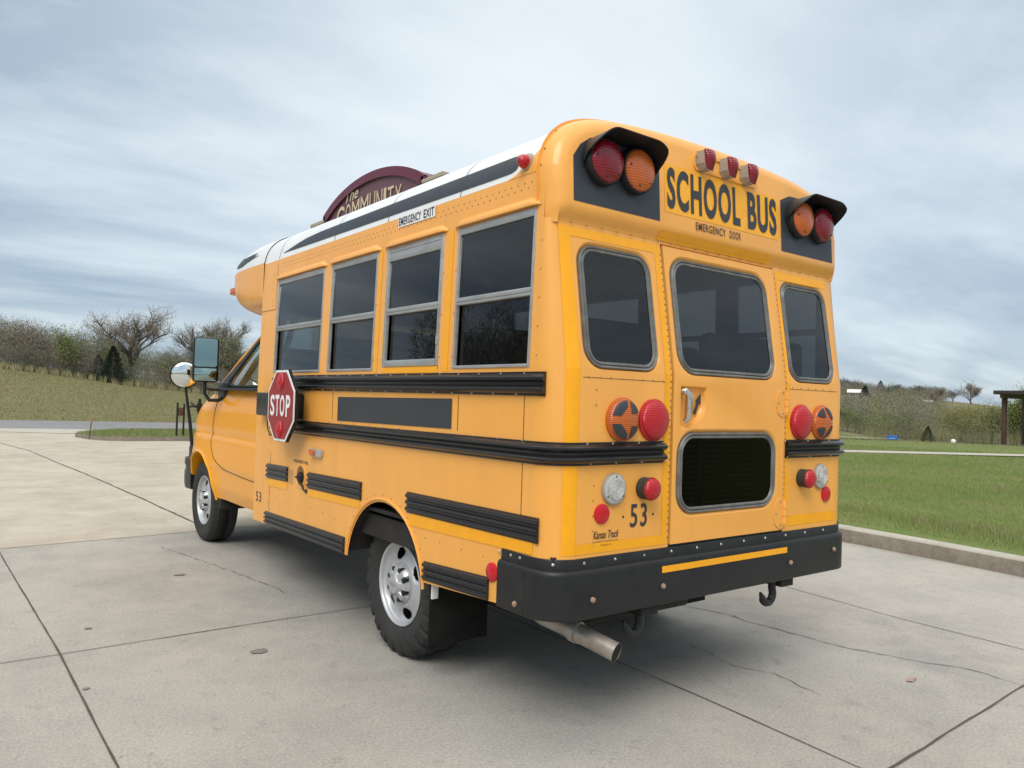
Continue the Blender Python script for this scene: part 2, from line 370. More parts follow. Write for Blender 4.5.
lv = [(0, .006), (.03, .005), (.06, -.002), (.09, -.014), (.13, -.018)]
q.grid(lambda i, j: RF(lv[j][1])(*shr(rec[i], lv[j][0])), len(rec), len(lv), True)
q.poly([[shr(p, .13) for p in rec]], RF(-.018))
door = q.build('emergency_door', 'paint', bus)
q = MB()   # black gap round the door
q.poly([rect(DL - .004, DL + .006, .75, 2.08)], lambda x, z: (x, lean(z) + .004, z)) ; q.poly([rect(DR - .006, DR + .004, .75, 2.08)], lambda x, z: (x, lean(z) + .004, z)); q.poly([rect(DL, DR, .74, .768)], lambda x, z: (x, .004, z))
q.build('door_seal', 'black', bus, smooth=False)
def rear_window(wd, parent, base=0, nm='rear_window'):
    ex = [(EX, base), (.009, base - .003), (.003, base - .010), (0, base - .012)]
    q = MB()
    def ring(loops):
        Ls = [(big(wd, e) if e > 0 else rrect(wd[0] - e, wd[1] + e, wd[2] - e, wd[3] + e, max(.02, wd[4] + e)), d) for e, d in loops]
        q.grid(lambda i, j: RF(Ls[j][1])(*Ls[j][0][i]), len(Ls[0][0]), len(Ls), True)
    ring(ex); rs = q.build('window_recess', 'paint', parent)
    q = MB(); ring([(.001, base - .013), (0, base - .002), (-.005, base + .004), (-.010, base + .002), (-.013, base - .003), (-.017, base + .003), (-.023, base + .003), (-.028, base - .008)])
    fr = q.build(nm + '_frame' if False else 'window_gasket', 'gasket', parent)
    q = MB(); L2 = rrect(wd[0] + .024, wd[1] - .024, wd[2] + .024, wd[3] - .024, wd[4] - .02)
    q.poly([L2], RF(base - .006)); q.build('window_pane', 'door_tint' if wd is WD else 'tint', parent, smooth=False)
rear_window(WL[0], bus); rear_window(WL[2], bus); rear_window(WL[1], door, .006); rear_window(WD, door, .006)
# door furniture
q = MB(); q.tube([(.724, .014, 1.430), (.724, -.020, 1.430)], .016, 14); q.dome((.724, -.020, 1.430), (0, -1, 0), .016, .010, 14, 3)
q.tube([(.724, -.018, 1.430), (.738, -.022, 1.418), (.743, -.022, 1.395), (.743, -.020, 1.35), (.740, -.016, 1.31), (.730, -.006, 1.298)], [.012, .016, .017, .017, .015, .009], 12)
q.build('handle', 'chrome', door)
q = MB(); q.prism([(.806, 1.335), (.832, 1.383), (.822, 1.389), (.856, 1.424), (.856, 1.374), (.846, 1.378), (.822, 1.328)], RF(.0), -.003)
q.v = [(x, y + .008, z) for x, y, z in q.v]; q.build('pointer_arrow', 'decal', door, smooth=False)
for z0, z1 in ((1.328, 1.464), (.778, .925)):
    q = MB(); lp = [(1.487, z0), (1.487, z1), (1.455, z1), (1.425, z1 - .018), (1.412, mid(z0, z1, .62)), (1.412, mid(z0, z1, .38)), (1.425, z0 + .018), (1.455, z0)]
    q.prism(lp, RF(.006), 0); q.v = []; q.f = []
    n = len(lp); q.add([RF(.0105)(*p) for p in lp] + [RF(.005)(*p) for p in lp], [tuple(range(n))] + [(i, (i + 1) % n, (i + 1) % n + n, i + n) for i in range(n)])
    q.tube([(1.494, -.012, z0 + .01), (1.494, -.012, z1 - .01)], .009, 8)
    for zz in np.linspace(z0 + .035, z1 - .035, 3): q.tube([(1.494, -.012, zz - .014), (1.494, -.012, zz + .014)], .0125, 8)
    hg = q.build('door_hinge', 'paint', door)
    for p in ((1.465, z0 + .016), (1.465, z1 - .016), (1.428, mid(z0, z1, .5))): q = MB(); rivets(q, [RF(.0105)(*p)], (0, -1, 0), .007); q.build('hinge_bolt', 'rust', hg)
# ---- roof
PR = [(tum(2.300), 2.300), (.027, 2.345), (.046, 2.400), (.078, 2.448), (.125, 2.490), (.190, 2.523), (.28, 2.549), (.40, 2.568), (.56, 2.582), (.78, 2.593), (W / 2, 2.598)]
def catmull(P, m):
    P = [Vector((*p, 0)) for p in P]; P = [P[0] * 2 - P[1]] + P + [P[-1] * 2 - P[-2]]; out = []
    for i in range(1, len(P) - 2):
        for k in range(m):
            t = k / m; a, b, c, d = P[i - 1:i + 3]
            out.append(.5 * ((2 * b) + (c - a) * t + (2 * a - 5 * b + 4 * c - d) * t * t + (3 * b - a - 3 * c + d) * t ** 3))
    out.append(P[-2]); return [(p.x, p.y) for p in out]
HP = catmull(PR, 3)
FULL = HP + [(W - x, z) for x, z in HP[:-1]][::-1]
def offs(P, d):
    out = []
    for i in range(len(P)):
        a = Vector(P[max(i - 1, 0)]); b = Vector(P[min(i + 1, len(P) - 1)]); t = (b - a).normalized(); out.append((P[i][0] - t.y * d, P[i][1] + t.x * d))
    return out
ys = [.14, .75, 1.45, 2.13, 3.05, 3.34]
q = MB(); q.grid(lambda i, j: (FULL[j][0], ys[i], FULL[j][1]), len(ys), len(FULL)); roof = q.build('roof', 'white', bus)
q = MB(); IN = offs(FULL, -.03); q.grid(lambda i, j: (IN[j][0], (.16, 3.3)[i], IN[j][1]), 2, len(IN)); q.poly([[(p[0], p[1]) for p in IN] + [(W - .03, 2.04), (.03, 2.04)]], lambda x, z: (x, .161, z)); q.build('headliner', 'interior', bus)
O2 = offs(FULL, .0015)
for y in (.75, 1.45, 2.13, 3.05): q = MB(); q.grid(lambda i, j: (O2[j][0], y + (-.0025, .0025)[i], O2[j][1]), 2, len(O2)); q.build('roof_seam', 'decal', roof)
O3 = offs(HP, .0028)
def on_roof(u):   # point on roof skin at height u
    for i in range(len(O3) - 1):
        if O3[i][1] <= u <= O3[i + 1][1]:
            t = (u - O3[i][1]) / (O3[i + 1][1] - O3[i][1]); return mid(O3[i][0], O3[i + 1][0], t)
    return O3[0][0]
q = MB()
st = [(3.0, 2.338, 2.3385), (2.9, 2.337, 2.352), (2.75, 2.336, 2.376), (2.62, 2.335, 2.392), (2.4, 2.334, 2.402), (2.0, 2.332, 2.404), (1.5, 2.330, 2.405), (1.0, 2.328, 2.405), (.5, 2.326, 2.405), (.37, 2.327, 2.405), (.345, 2.332, 2.402), (.330, 2.340, 2.394), (.326, 2.352, 2.382)]
def fst(i, j):
    y, a, b = st[i]; z = mid(a, b, j / 5); return (on_roof(z), y, z)
q.grid(fst, len(st), 6); q.build('roof_stripe', 'decal', roof)
# yellow flash where the side colour runs up behind the crown
q = MB()
def fy(i, j):
    y = mid(.15, .38, i / 10); z = mid(2.299, 2.3005 + .15 * (1 - i / 10) ** 1.7, j / 6); return (on_roof(z) + .0008, y, z)
q.grid(fy, 11, 7); q.build('roof_side_flash', 'paint', roof)
# drip caps over the side windows
for a, b in SW:
    q = MB(); y = np.array([a - .03, a - .01, a + .03, b - .03, b + .01, b + .03]); o = [.002, .016, .022, .022, .016, .002]; zt = [2.165, 2.175, 2.194, 2.194, 2.175, 2.165]
    def fn(i, j):
        t = j / 6; z = mid(2.156, zt[i], t); return (tum(z) - o[i] * math.sin(min(1, (1 - t) * 1.25) * PI / 2) * (1 if t < 1 else 0), y[i], z)
    q.grid(fn, 6, 7); q.grid(lambda i, j: (tum(2.15) - (o[i] if j else -.02), y[i], 2.156), 6, 2); q.build('drip_cap', 'paint', bus, sharp=60)
# side windows
def side_window(a, b, F, right=False, egress=False):
    sg = 1 if right else -1
    def mp(q):
        q.v = [((W - tum(z) + x) if right else (tum(z) - x), y, z) for x, y, z in q.v]; return q
    t = .026 if egress else .016; top = .075 if egress else .036; z0 = 1.520 if egress else 1.503; z1 = 2.153
    q = MB(); q.box(-.03, .004, a, a + t, z0, z1, .003); q.box(-.03, .004, b - t, b, z0, z1, .003); q.box(-.03, .003, a + t, b - t, z1 - top, z1, .003); q.box(-.03, .006, a + t, b - t, z0, z0 + (.034 if egress else .014), .003)
    q.box(-.022, .006, a + t, b - t, 1.792, 1.806, .003); q.box(-.022, .009, a + t, b - t, 1.806, 1.826, .003)
    if egress: q.box(-.02, .010, a + .005, a + t - .005, z0 + .1, z0 + .14, .003); q.box(-.03, .007, a + t, b - t, z1 - .030, z1 - .022, .002)
    f = mp(q).build('side_window', 'alu', bus)
    q = MB(); q.box(-.008, -.004, a + t, b - t, 1.826, z1 - top); q.box(-.022, -.018, a + t, b - t, z0 + .012, 1.792)
    q.v = [v for v in q.v]
    # single faces of glass
    g = MB(); g.add([(-.008, a + t, 1.822), (-.008, b - t, 1.822), (-.008, b - t, z1 - top + .004), (-.008, a + t, z1 - top + .004)], [(0, 1, 2, 3)])
    mp(g).build('upper_pane', 'tint', f, smooth=False)
    g = MB(); g.add([(-.021, a + t, z0 + .01), (-.021, b - t, z0 + .01), (-.021, b - t, 1.796), (-.021, a + t, 1.796)], [(0, 1, 2, 3)])
    mp(g).build('lower_pane', 'tint', f, smooth=False)
for i, (a, b) in enumerate(SW):
    side_window(a, b, SF, False, i == 1); side_window(a, b, SR, True)
for r4 in ((.785, .828, 1.49, 2.15), (1.485, 1.520, 1.49, 2.15), (.872, 1.428, 1.487, 1.519)):
    q = MB(); q.poly([rect(*r4)], SF(.0015)); q.build('reflective_tape', 'tape', bus, smooth=False)
# ---- crown (rear roof cap)
CP = [(.014, 2.165), (.014, 2.22)] + offs(HP, .010)
CFULL = CP + [(W - x, z) for x, z in CP[:-1]][::-1]
def FY(z): return .062 + .06 * (z - 2.2)
stn = [(.168, -.011, 0), (.168, 0, 0), (.150, 0, 0), (.130, .003, .1), (.110, .010, .3), (.092, .022, .5), (.078, .036, .75), (.068, .052, .9), (.0, .070, 1)]
def cloop(k):
    y, ins, wt = stn[k]; P = offs(CFULL, -ins); out = []
    for (x, z), (x0, z0) in zip(P, CFULL):
        if z0 < 2.25: z = z0
        out.append((x, FY(z) if k == len(stn) - 1 else y + .06 * (z - 2.2) * wt, z))
    return out
LPS = [cloop(k) for k in range(len(stn))]
q = MB(); q.grid(lambda i, j: LPS[i][j], len(stn), len(CFULL))
q.poly([[(p[0], p[2]) for p in LPS[-1]]], lambda x, z: (x, FY(z), z))
left = [LPS[k][0] for k in range(1, len(stn))]; pl = [(p[0], p[1]) for p in left]; pl += [(W - x, y) for x, y in pl[::-1]]
lip = [(0, 2.165), (.001, 2.150), (.006, 2.135), (.016, 2.120), (.026, 2.108), (.032, 2.098), (.034, 2.082), (.060, 2.080)]
def fl(i, j):
    x, y = pl[i]; o, z = lip[j]; wy = 1 if .05 < x < W - .05 else .35
    return (x, y + o * wy, z)
q.grid(fl, len(pl), len(lip))
crown = q.build('rear_crown', 'paint', bus)
q = MB(); rivets(q, [(x, FY(2.1) + .034 - .006, 2.090) for x in np.arange(.12, 2.05, .085)], (0, -1, 0), .005); rivets(q, [(CFULL[j][0] - .001, .155, CFULL[j][1] + .0) for j in (0, 3, 7, 12, 16, 20, 24, 28, 32)], (-.7, 0, .7), .006); q.build('rivets', 'rivet', crown)['kind'] = 'stuff'
def CF(d): return lambda x, z: (x, FY(z) - d, z)
for m_ in (0, 1):
    lp = [(.106, 2.172), (.612, 2.172), (.612, 2.435), (.50, 2.470), (.40, 2.474), (.28, 2.468), (.20, 2.448), (.145, 2.41), (.106, 2.355)]
    if m_: lp = [(W - min(x, .580), z) for x, z in lp][::-1]
    q = MB(); q.poly([lp], CF(.0015)); q.build('black_light_panel', 'decal', crown, smooth=False)
q = MB(); q.poly([rect(.645, 1.500, 2.222, 2.440)], CF(.0015)); q.build('sign_panel', 'stape', crown, smooth=False)
LY = CF(.004)
text_mb('SCHOOL', LY, .660, 1.185, 2.240, 2.428, bold=.034, spacing=1.14).build('school_lettering', 'decal', crown, smooth=False)
text_mb('BUS', LY, 1.245, 1.484, 2.240, 2.428, bold=.034, spacing=1.12).build('bus_lettering', 'decal', crown, smooth=False)
text_mb('EMERGENCY', LY, .852, 1.070, 2.172, 2.209, bold=.012, spacing=1.15).build('emergency_lettering', 'decal', crown, smooth=False)
text_mb('DOOR', LY, 1.100, 1.185, 2.172, 2.209, bold=.012, spacing=1.15).build('door_lettering', 'decal', crown, smooth=False)
# warning lamps with visor
for m_ in (0, 1):
    cxs = (.258, .447) if not m_ else (.246, .437); zc_ = 2.354
    X = (lambda x: W - x) if m_ else (lambda x: x)
    for cx, mm in zip(cxs, ('darkredlens', 'orangelens')):
        q = MB(); q.lathe([(.098, 0), (.098, .035), (.092, .045), (.085, .045)], (X(cx), .075, zc_), (0, -1, 0), 32)
        hs = q.build('warning_lamp', 'black', crown)
        q = MB(); q.dome((X(cx), .031, zc_), (0, -1, 0), .088, .030, 32, 7, .01); q.build('lens', mm, hs)
        q = MB(); rivets(q, [(X(cx) + .071 * math.cos(a), .013, zc_ + .071 * math.sin(a)) for a in (.9, 3.0, 4.5, 5.5)], (0, -1, 0), .005, .006); q.build('screw', 'decal', hs)
    q = MB(); R_ = .101; pts = []
    for a in np.linspace(math.radians(205), math.radians(90), 12): pts.append((cxs[0] + R_ * math.cos(a), zc_ + R_ * math.sin(a)))
    for a in np.linspace(math.radians(90), math.radians(-25), 12): pts.append((cxs[1] + R_ * math.cos(a), zc_ + R_ * math.sin(a)))
    n = len(pts)
    def dep(i):
        s = i / (n - 1); e = min(s, 1 - s) * 2; return .012 + .120 * sstep((e - .02) / .62)
    def fv(i, j):
        x, z = pts[i]; d = dep(i); y = (.075, .075 - d * .5, .075 - d)[min(j, 2)] if j < 3 else (.075 - d, .075 - d * .5, .075)[j - 3]
        k = 0 if j < 3 else .006; cxm = mid(cxs[0], cxs[1], .5); fl_ = (0, .004, .010)[min(j, 2)] if j < 3 else (.010, .004, 0)[j - 3]
        return (X(x + (k + fl_) * (1 if x > cxm else -1) * .7), y, z + (k + fl_) * .7)
    q.grid(fv, n, 6); q.build('lamp_visor', 'black', crown, sharp=50)
# three clearance lamps in a shallow tray
q = MB(); L0 = rrect(.842, 1.325, 2.452, 2.535, .03); L1 = rrect(.854, 1.313, 2.462, 2.526, .024)
q.grid(lambda i, j: CF((.0, .006, .006, -.0)[j])(*((L0, L0, L1, L1)[j][i])), len(L0), 4, True); q.build('lamp_tray', 'paint', crown)
for x in (.900, 1.068, 1.225):
    q = MB(); q.poly([[(x - .030, 2.535), (x - .034, 2.47), (x - .01, 2.455), (x + .034, 2.50), (x + .034, 2.53)]], CF(.006)); 
    lp = [(x - .032, 2.540), (x - .036, 2.480), (x - .022, 2.452), (x + .006, 2.448), (x + .030, 2.475), (x + .036, 2.535)]
    q = MB(); q.prism(lp, lambda u, z, d=0: (u, FY(z) - d, z), .048); hs = q.build('clearance_lamp', mat('lamp_bezel_grey', (.33, .29, .24), .5), crown, smooth=False) if x == .900 else q.build('clearance_lamp', bpy.data.materials['lamp_bezel_grey'], crown, smooth=False)
    q = MB(); q.grid(lambda i, j: (x + .037 * math.cos(PI * i / 12) * (1 - .25 * (j / 8)) + .003, FY(2.5) - .046 - .030 * math.sin(PI * i / 12) * math.sin(PI * (.15 + .8 * j / 8)), 2.543 - .092 * j / 8), 13, 9)
    q.build('lens', 'darkredlens', hs)
# side clearance lamp at rear of roof
q = MB(); q.dome((.030, .262, 2.352), (-1, 0, .35), .038, .030, 16, 4); q.v = [(x, .262 + (y - .262) * .9, 2.352 + (z - 2.352) * 1.05) for x, y, z in q.v]
cl_ = q.build('clearance_lamp', bpy.data.materials['lamp_bezel_grey'], bus)
q = MB(); q.dome((.012, .262, 2.350), (-1, -.2, .1), .030, .042, 16, 5); q.build('lens', 'redlens', cl_)
# ---- rub rails
def rail(name, path, z0, z1, prof=RIDGE, scr=True):
    q = MB(); sweep(q, path, prof, z0, z1); r_ = q.build(name, 'rail', bus, sharp=28)
    return r_
side = lambda a, b: [(0, y) for y in np.linspace(a, b, 6)]
rail('rub_rail', [(0, y) for y in np.linspace(2.98, .13, 9)] + [(.0022, .097), (.008, .078)], 1.388, 1.484)
rail('rub_rail', planpath(3.0, .605), (1.106, 1.122), (1.190, 1.214))
rail('rub_rail', mirrored(planpath(3.0, W - 1.505))[::1], 1.122, 1.214)
rail('rub_rail', side(3.078, 2.69), (.772, .781), (.872, .881), RIDGE3)
rail('rub_rail', side(2.352, 1.612), (.778, .792), (.879, .894), RIDGE3)
rail('rub_rail', side(1.112, .066 + .02), (.797, .812), (.899, .912), RIDGE3)
rail('rub_rail', side(3.082, 1.80), (.455, .467), (.540, .563), RIDGE3)
rail('rub_rail', side(.932, .402), (.500, .523), (.590, .620), RIDGE3)
q = MB()
for y in np.arange(.2, 2.9, .16): q.dome((-.006, y, 1.476), (-1, 0, 0), .005, .003, 6, 2); q.dome((-.006, y + .05, 1.393), (-1, 0, 0), .005, .003, 6, 2)
for y in np.arange(.2, 2.9, .17): q.dome((-.006, y, 1.208), (-1, 0, 0), .005, .003, 6, 2)
for x in (.16, .3, .45, .6, 1.5, 1.7, 1.9): q.dome((x, -.006, 1.207), (0, -1, 0), .005, .003, 6, 2); q.dome((x + .02, -.006, 1.128), (0, -1, 0), .005, .003, 6, 2)
q.build('rail_screws', 'chrome', bus)['kind'] = 'stuff'
q = MB(); sweep(q, side(3.062, 2.69), [(0, 0), (.003, 0), (.003, 1), (0, 1)], (.720, .731), (.770, .780)); q.build('reflective_tape', 'tape', bus, smooth=False)
q = MB(); sweep(q, side(2.345, 1.63), [(0, 0), (.003, 0), (.003, 1), (0, 1)], (.731, .748), (.776, .791)); q.build('reflective_tape', 'tape', bus, smooth=False)
q = MB(); sweep(q, side(1.09, .12), [(0, 0), (.003, 0), (.003, .3), (.0036, .31), (.003, .32), (.003, .6), (.0036, .61), (.003, .62), (.003, 1), (0, 1)], (.737, .764), (.796, .811))
q.build('reflective_tape', 'tape', bus, smooth=False)
# rear tape outline
def corner_y(x): return 0 if x >= RC else RC - math.sqrt(max(0, RC * RC - (RC - x) ** 2))
q = MB(); zz_ = [.772, 1.1, 1.5, 1.8, 2.075]
xs = np.linspace(.058, .115, 9); q.grid(lambda i, j: (xs[i], corner_y(xs[i]) + lean(zz_[j]) * math.sin(math.acos(max(-1, 1 - xs[i] / RC))) - .002, zz_[j]), 9, 5); q.build('reflective_tape', 'tape', bus, smooth=False)
def strip(x0, x1, z0, z1, d=.0015):
    q = MB(); q.poly([rect(x0, x1, z0, z1)] if not z0 < 1.49 < z1 - .1 else [rect(x0, x1, z0, 1.5)], RF(d)); q.build('reflective_tape', 'tape', bus, smooth=False)
strip(.112, .640, 2.035, 2.075); strip(.607, .640, .812, 1.5); strip(.607, .640, 1.5, 2.035); strip(.112, .640, .772, .812)
strip(1.508, 1.535, .835, 1.5); strip(1.508, 1.535, 1.5, 2.028); strip(1.508, 1.97, 2.028, 2.07); strip(1.508, 1.975, .782, .832)
q = MB(); q.grid(lambda i, j: ((.62, 1.45)[i], FY(2.1) + (.0325, .0305)[j] - .0015, (2.0985, 2.1075)[j]), 2, 2); q.grid(lambda i, j: ((.62, 1.45)[i], FY(2.1) + (.0305, .0205, .0105)[j] - .003, (2.1075, 2.120, 2.135)[j]), 2, 3); q.build('reflective_tape', 'tape', crown, smooth=False)
# ---- bumper
bp_path = planpath(.314, W - RC - .001)[:-1] + mirrored(planpath(.314, W - RC - .001)[:-1])
q = MB(); sweep(q, bp_path, [(0, 0), (.020, .0), (.026, .03), (.026, .88), (.023, .95), (.016, .985), (.005, 1.0), (0, 1)], .522, .716); bump = q.build('rear_bumper', 'black', bus)
q = MB(); sweep(q, bp_path, [(0, 0), (.007, 0), (.007, .9), (.004, 1), (0, 1)], .706, .757); fl = q.build('bumper_flange', 'black', bump)
q = MB(); rivets(q, [(x, -.007, .738) for x in np.arange(.16, 2.0, .17)], (0, -1, 0), .007, .004); rivets(q, [(-.007, y, .740) for y in (.33, .25, .19)], (-1, 0, 0), .007, .004); q.dome((.03, .03, .738), (-1, -1, 0), .008, .006, 8, 3); q.build('flange_screws', 'chrome', fl)['kind'] = 'stuff'
q = MB(); q.poly([rect(.590, 1.505, .657, .685)], lambda x, z: (x, -.0275, z)); q.build('bumper_stripe', 'tape', bump, smooth=False)
q = MB()
for p, ax in (((.597, -.027, .602), (0, -1, 0)), ((1.535, -.027, .605), (0, -1, 0)), ((.190, -.027, .597), (0, -1, 0)), ((1.93, -.027, .635), (0, -1, 0)), ((-.027, .185, .562), (-1, 0, 0))):
    q = MB(); q.tube([Vector(p), Vector(p) + Vector(ax) * .008], .012, 6); q.dome(Vector(p) + Vector(ax) * .008, ax, .008, .005, 8, 3); q.build('bumper_bolt', 'rust', bump)
q = MB(); q.add([(-.0272, .1375, .525), (-.0272, .1425, .525), (-.0272, .1425, .70), (-.0272, .1375, .70)], [(0, 1, 2, 3)]); q.build('bumper_joint', 'dark', bump, smooth=False)
# ---- rear lamps
def tail(x, z, r, h, m, base='black', nm='tail_lamp', ring=.006):
    q = MB(); q.lathe([(r + ring, 0), (r + ring, .012), (r, .016), (r - .004, .016)], (x, 0, z), (0, -1, 0), 32); b = q.build(nm, base, bus)
    q = MB(); q.dome((x, -.014, z), (0, -1, 0), r, h, 36, 7, .004); q.build('lens', m, b); return b
tail(.535, 1.303, .083, .030, 'redlens', 'redlens'); tail(1.632, 1.303, .083, .030, 'redlens', 'redlens')
for m_ in (0, 1):
    x = 1.818 if m_ else .348; sx = -1 if m_ else 1
    b = tail(x, 1.303, .084, .030, 'amberlens', 'amberlens', 'turn_signal')
    q = MB(); r = .079
    def AR(u, v):
        rr = min(1, math.hypot(u, v) / .084); return (x + u * sx, -.014 - .030 * math.sqrt(max(0, 1 - rr ** 2)) - .0035, 1.303 + v)
    for sg in (1, -1):
        for pts_ in ([(r * math.cos(t), sg * r * math.sin(t)) for t in np.linspace(math.radians(168), math.radians(86), 12)] + [mid(Vector((.008, .066)), Vector((-.054, .006)), k / 6).to_tuple() for k in range(1, 6)],
                     [(r * math.cos(t), sg * r * math.sin(t)) for t in np.linspace(math.radians(76), math.radians(24), 10)] + [(.050, .026), (.018, .026), (.018, .055)]):
            P = [(p[0], p[1] if i < (12 if len(pts_) > 14 else 10) else p[1] * sg) for i, p in enumerate(pts_)]
            # refine by centroid fan so the decal follows the dome
            c = (sum(p[0] for p in P) / len(P), sum(p[1] for p in P) / len(P)); n = len(P); K = 5
            q.grid(lambda i, j: AR(mid(P[i][0], c[0], j / K), mid(P[i][1], c[1], j / K)), n, K + 1, True)
    q.build('arrow_mask', 'decal', b)
for x in (.311, 1.822):
    b = tail(x, 1.022, .060, .010, 'clearlens', bpy.data.materials['lamp_bezel_grey'], 'reversing_lamp', .005)
    q = MB(); q.lathe([(r_ * .0027, .0012 + (r_ % 2) * .0022) for r_ in range(16, -1, -1)], (x, -.0225, 1.022), (0, -1, 0), 32); q.build('lens_rings', 'clearlens', b)
    q = MB(); rivets(q, [(x + .052 * math.cos(a), -.020, 1.022 + .052 * math.sin(a)) for a in (PI / 2, 3.7, 5.7)], (0, -1, 0), .004); q.build('screw', 'decal', b)
for x in (.490, 1.655):
    q = MB(); q.lathe([(.046, 0), (.046, .03), (.049, .048), (.046, .052)], (x, 0, 1.018), (0, -1, 0), 28); b = q.build('marker_lamp', 'rubber', bus)
    q = MB(); q.dome((x, -.048, 1.018), (0, -1, 0), .048, .028, 28, 6); q.build('lens', 'redlens', b)
for x in (.250, 1.884):
    q = MB(); q.lathe([(.040, 0), (.040, .007), (.036, .009), (.0005, .009)], (x, 0, .925), (0, -1, 0), 28); q.build('reflector', 'redrefl', bus)
q = MB(); q.lathe([(.040, 0), (.040, .006), (.035, .010), (.0005, .014)], (0, .380, .646), (-1, 0, 0), 28); q.build('reflector', 'redrefl', bus)
text_mb('53', RF(.002), .415, .515, .858, .955, bold=.012, spacing=1.15).build('number_lettering', 'decal', bus, smooth=False)
q = MB(); rivets(q, [(.375, 0, .905), (.553, 0, .905)], (0, -1, 0), .006); q.build('screw', 'decal', bus)
tx = text_mb('Kansas Truck', RF(.002), .208, .352, .826, .858, bold=.012, shear=.45); tx2 = text_mb('EQUIPMENT COMPANY, INC.', RF(.002), .206, .350, .811, .818); tx3 = text_mb('WICHITA, KS', RF(.002), .250, .310, .795, .803)
for t_ in (tx2, tx3): tx.add(t_.v, t_.f)
tx.build('dealer_lettering', 'decal', bus, smooth=False)
text_mb('53', lambda u, v: (-.002, 3.285 - u, v), 0, .105, .587, .657, bold=.008, spacing=1.2).build('number_lettering', 'decal', bus, smooth=False)
q = MB(); q.poly([rect(.962, 1.330, 2.247, 2.303)], lambda y, z: ((tum(z) if z < 2.300 else on_roof(z)) - .0035, y, z)); q.v = [(x if z < 2.28 else .0135, y, z) for x, y, z in q.v]; ep = q.build('exit_label', 'signwhite', bus, smooth=False)
te = text_mb('EMERGENCY', lambda u, v: (.0125 - .0, 1.322 - u, v), 0, .225, .2540 + 2, .2965 + 2, bold=.025, spacing=1.1); t2 = text_mb('EXIT', lambda u, v: (.0125, 1.322 - u, v), .250, .350, 2.2540, 2.2965, bold=.025, spacing=1.1); t2.build('exit_lettering', 'decal', ep, smooth=False); te.build('exit_lettering', 'decal', ep, smooth=False)
q = MB(); q.poly([rect(.733, 1.957, 1.228, 1.366)], SF(.003)); q.v = [(x, y, z - .012 * (y - .733) / 1.22) for x, y, z in q.v]; q.build('black_name_panel', 'decal', bus, smooth=False)
# amber side lamp, fuel filler, fuel lettering, sticker
q = MB(); q.box(-.022, 0, 2.14, 2.30, .985, 1.030, .004); sl = q.build('side_lamp', 'hub', bus); q = MB(); q.box(-.034, -.018, 2.215, 2.292, .990, 1.025, .006); q.build('lens', 'orangelens', sl)
q = MB(); q.lathe([(.078, 0), (.078, .005), (.066, .006), (.062, -.001), (.060, .0008)], (-.0, 2.472, .842), (-1, 0, 0), 28)
ff = q.build('fuel_filler', 'paint', bus); q = MB(); q.lathe([(.060, .0025), (.055, .0012), (.0005, .0012)], (0, 2.472, .842), (-1, 0, 0), 28); q.build('filler_well', mat('filler_well', (.22, .11, .03), .6), ff)
q = MB(); q.lathe([(.034, 0), (.034, .018), (.030, .022), (.0005, .022)], (0, 2.462, .835), (-1, 0, 0), 20); q.box(-.034, -.018, 2.434, 2.492, .829, .842, .003); q.tube([(-.01, 2.44, .80), (-.012, 2.40, .765), (-.008, 2.37, .757)], .006, 6); q.dome((-.004, 2.372, .757), (-1, 0, 0), .014, .008, 8, 3); q.build('filler_cap', 'black', ff)
text_mb('UNLEADED FUEL', lambda u, v: (-.0015, 2.60 - u, v), 0, .24, .922, .942, bold=.01).build('fuel_lettering', 'decal', bus, smooth=False)
q = MB(); q.poly([rect(2.60, 2.68, .775, .865)], SF(.001)); q.build('sticker', mat('faded_sticker', (.62, .33, .12), .5, col2=(.45, .27, .12), vscale=60), bus, smooth=False)

# ---- stop sign arm (folded flat)
q = MB(); q.box(-.060, 0, 2.46, 3.19, 1.205, 1.365, .012); sb = q.build('stop_sign_arm', 'black', bus)
q = MB(); q.box(-.085, -.005, 2.80, 2.835, 1.20, 1.37, .006); q.build('arm_hinge', 'signwhite', sb)
SCY, SCZ, SRR = 2.545, 1.286, .225
def octo(R): return [(SCY + R / math.cos(PI / 8) * math.cos(PI / 8 + k * PI / 4), SCZ + R / math.cos(PI / 8) * math.sin(PI / 8 + k * PI / 4)) for k in range(8)]
q = MB(); q.prism(octo(SRR), lambda y, z, d=0: (-.118 - d, y, z), .005); ss = q.build('stop_sign', 'signwhite', sb, smooth=False)
q = MB(); q.prism(octo(SRR + .004), lambda y, z, d=0: (-.098 - d, y, z), .016); q.build('sign_back', 'black', ss, smooth=False)
q = MB(); q.poly([octo(SRR - .014)], lambda y, z: (-.1245, y, z)); q.build('red_face', 'redpaint', ss, smooth=False)
tq = MB()
for ch, a, b in (('S', 0, .21), ('T', .245, .43), ('O', .465, .68), ('P', .74, .94)):
    t_ = text_mb(ch, lambda u, v: (-.126, SCY + .175 - u * .365, v), a, b, SCZ - .068, SCZ + .068, bold=.026); tq.add(t_.v, t_.f)
tq.build('stop_lettering', 'signwhite', ss, smooth=False)
for z in (SCZ + .152, SCZ - .152):
    q = MB(); q.dome((-.124, SCY, z), (-1, 0, 0), .046, .020, 20, 6); q.v = [(x, SCY + (y - SCY) * .85, z + (zz - z) * 1.25) for x, y, zz in q.v]; q.dome((-.140, SCY, z), (-1, 0, 0), .022, .008, 14, 4); q.build('stop_lamp', 'redlens', ss)
q = MB(); q.tube([(-.03, 3.04, 1.20), (-.02, 3.05, 1.12), (-.02, 3.0, 1.07), (-.02, 2.93, 1.09), (-.02, 2.90, 1.14)], .004, 6); q.build('cable', 'black', sb)

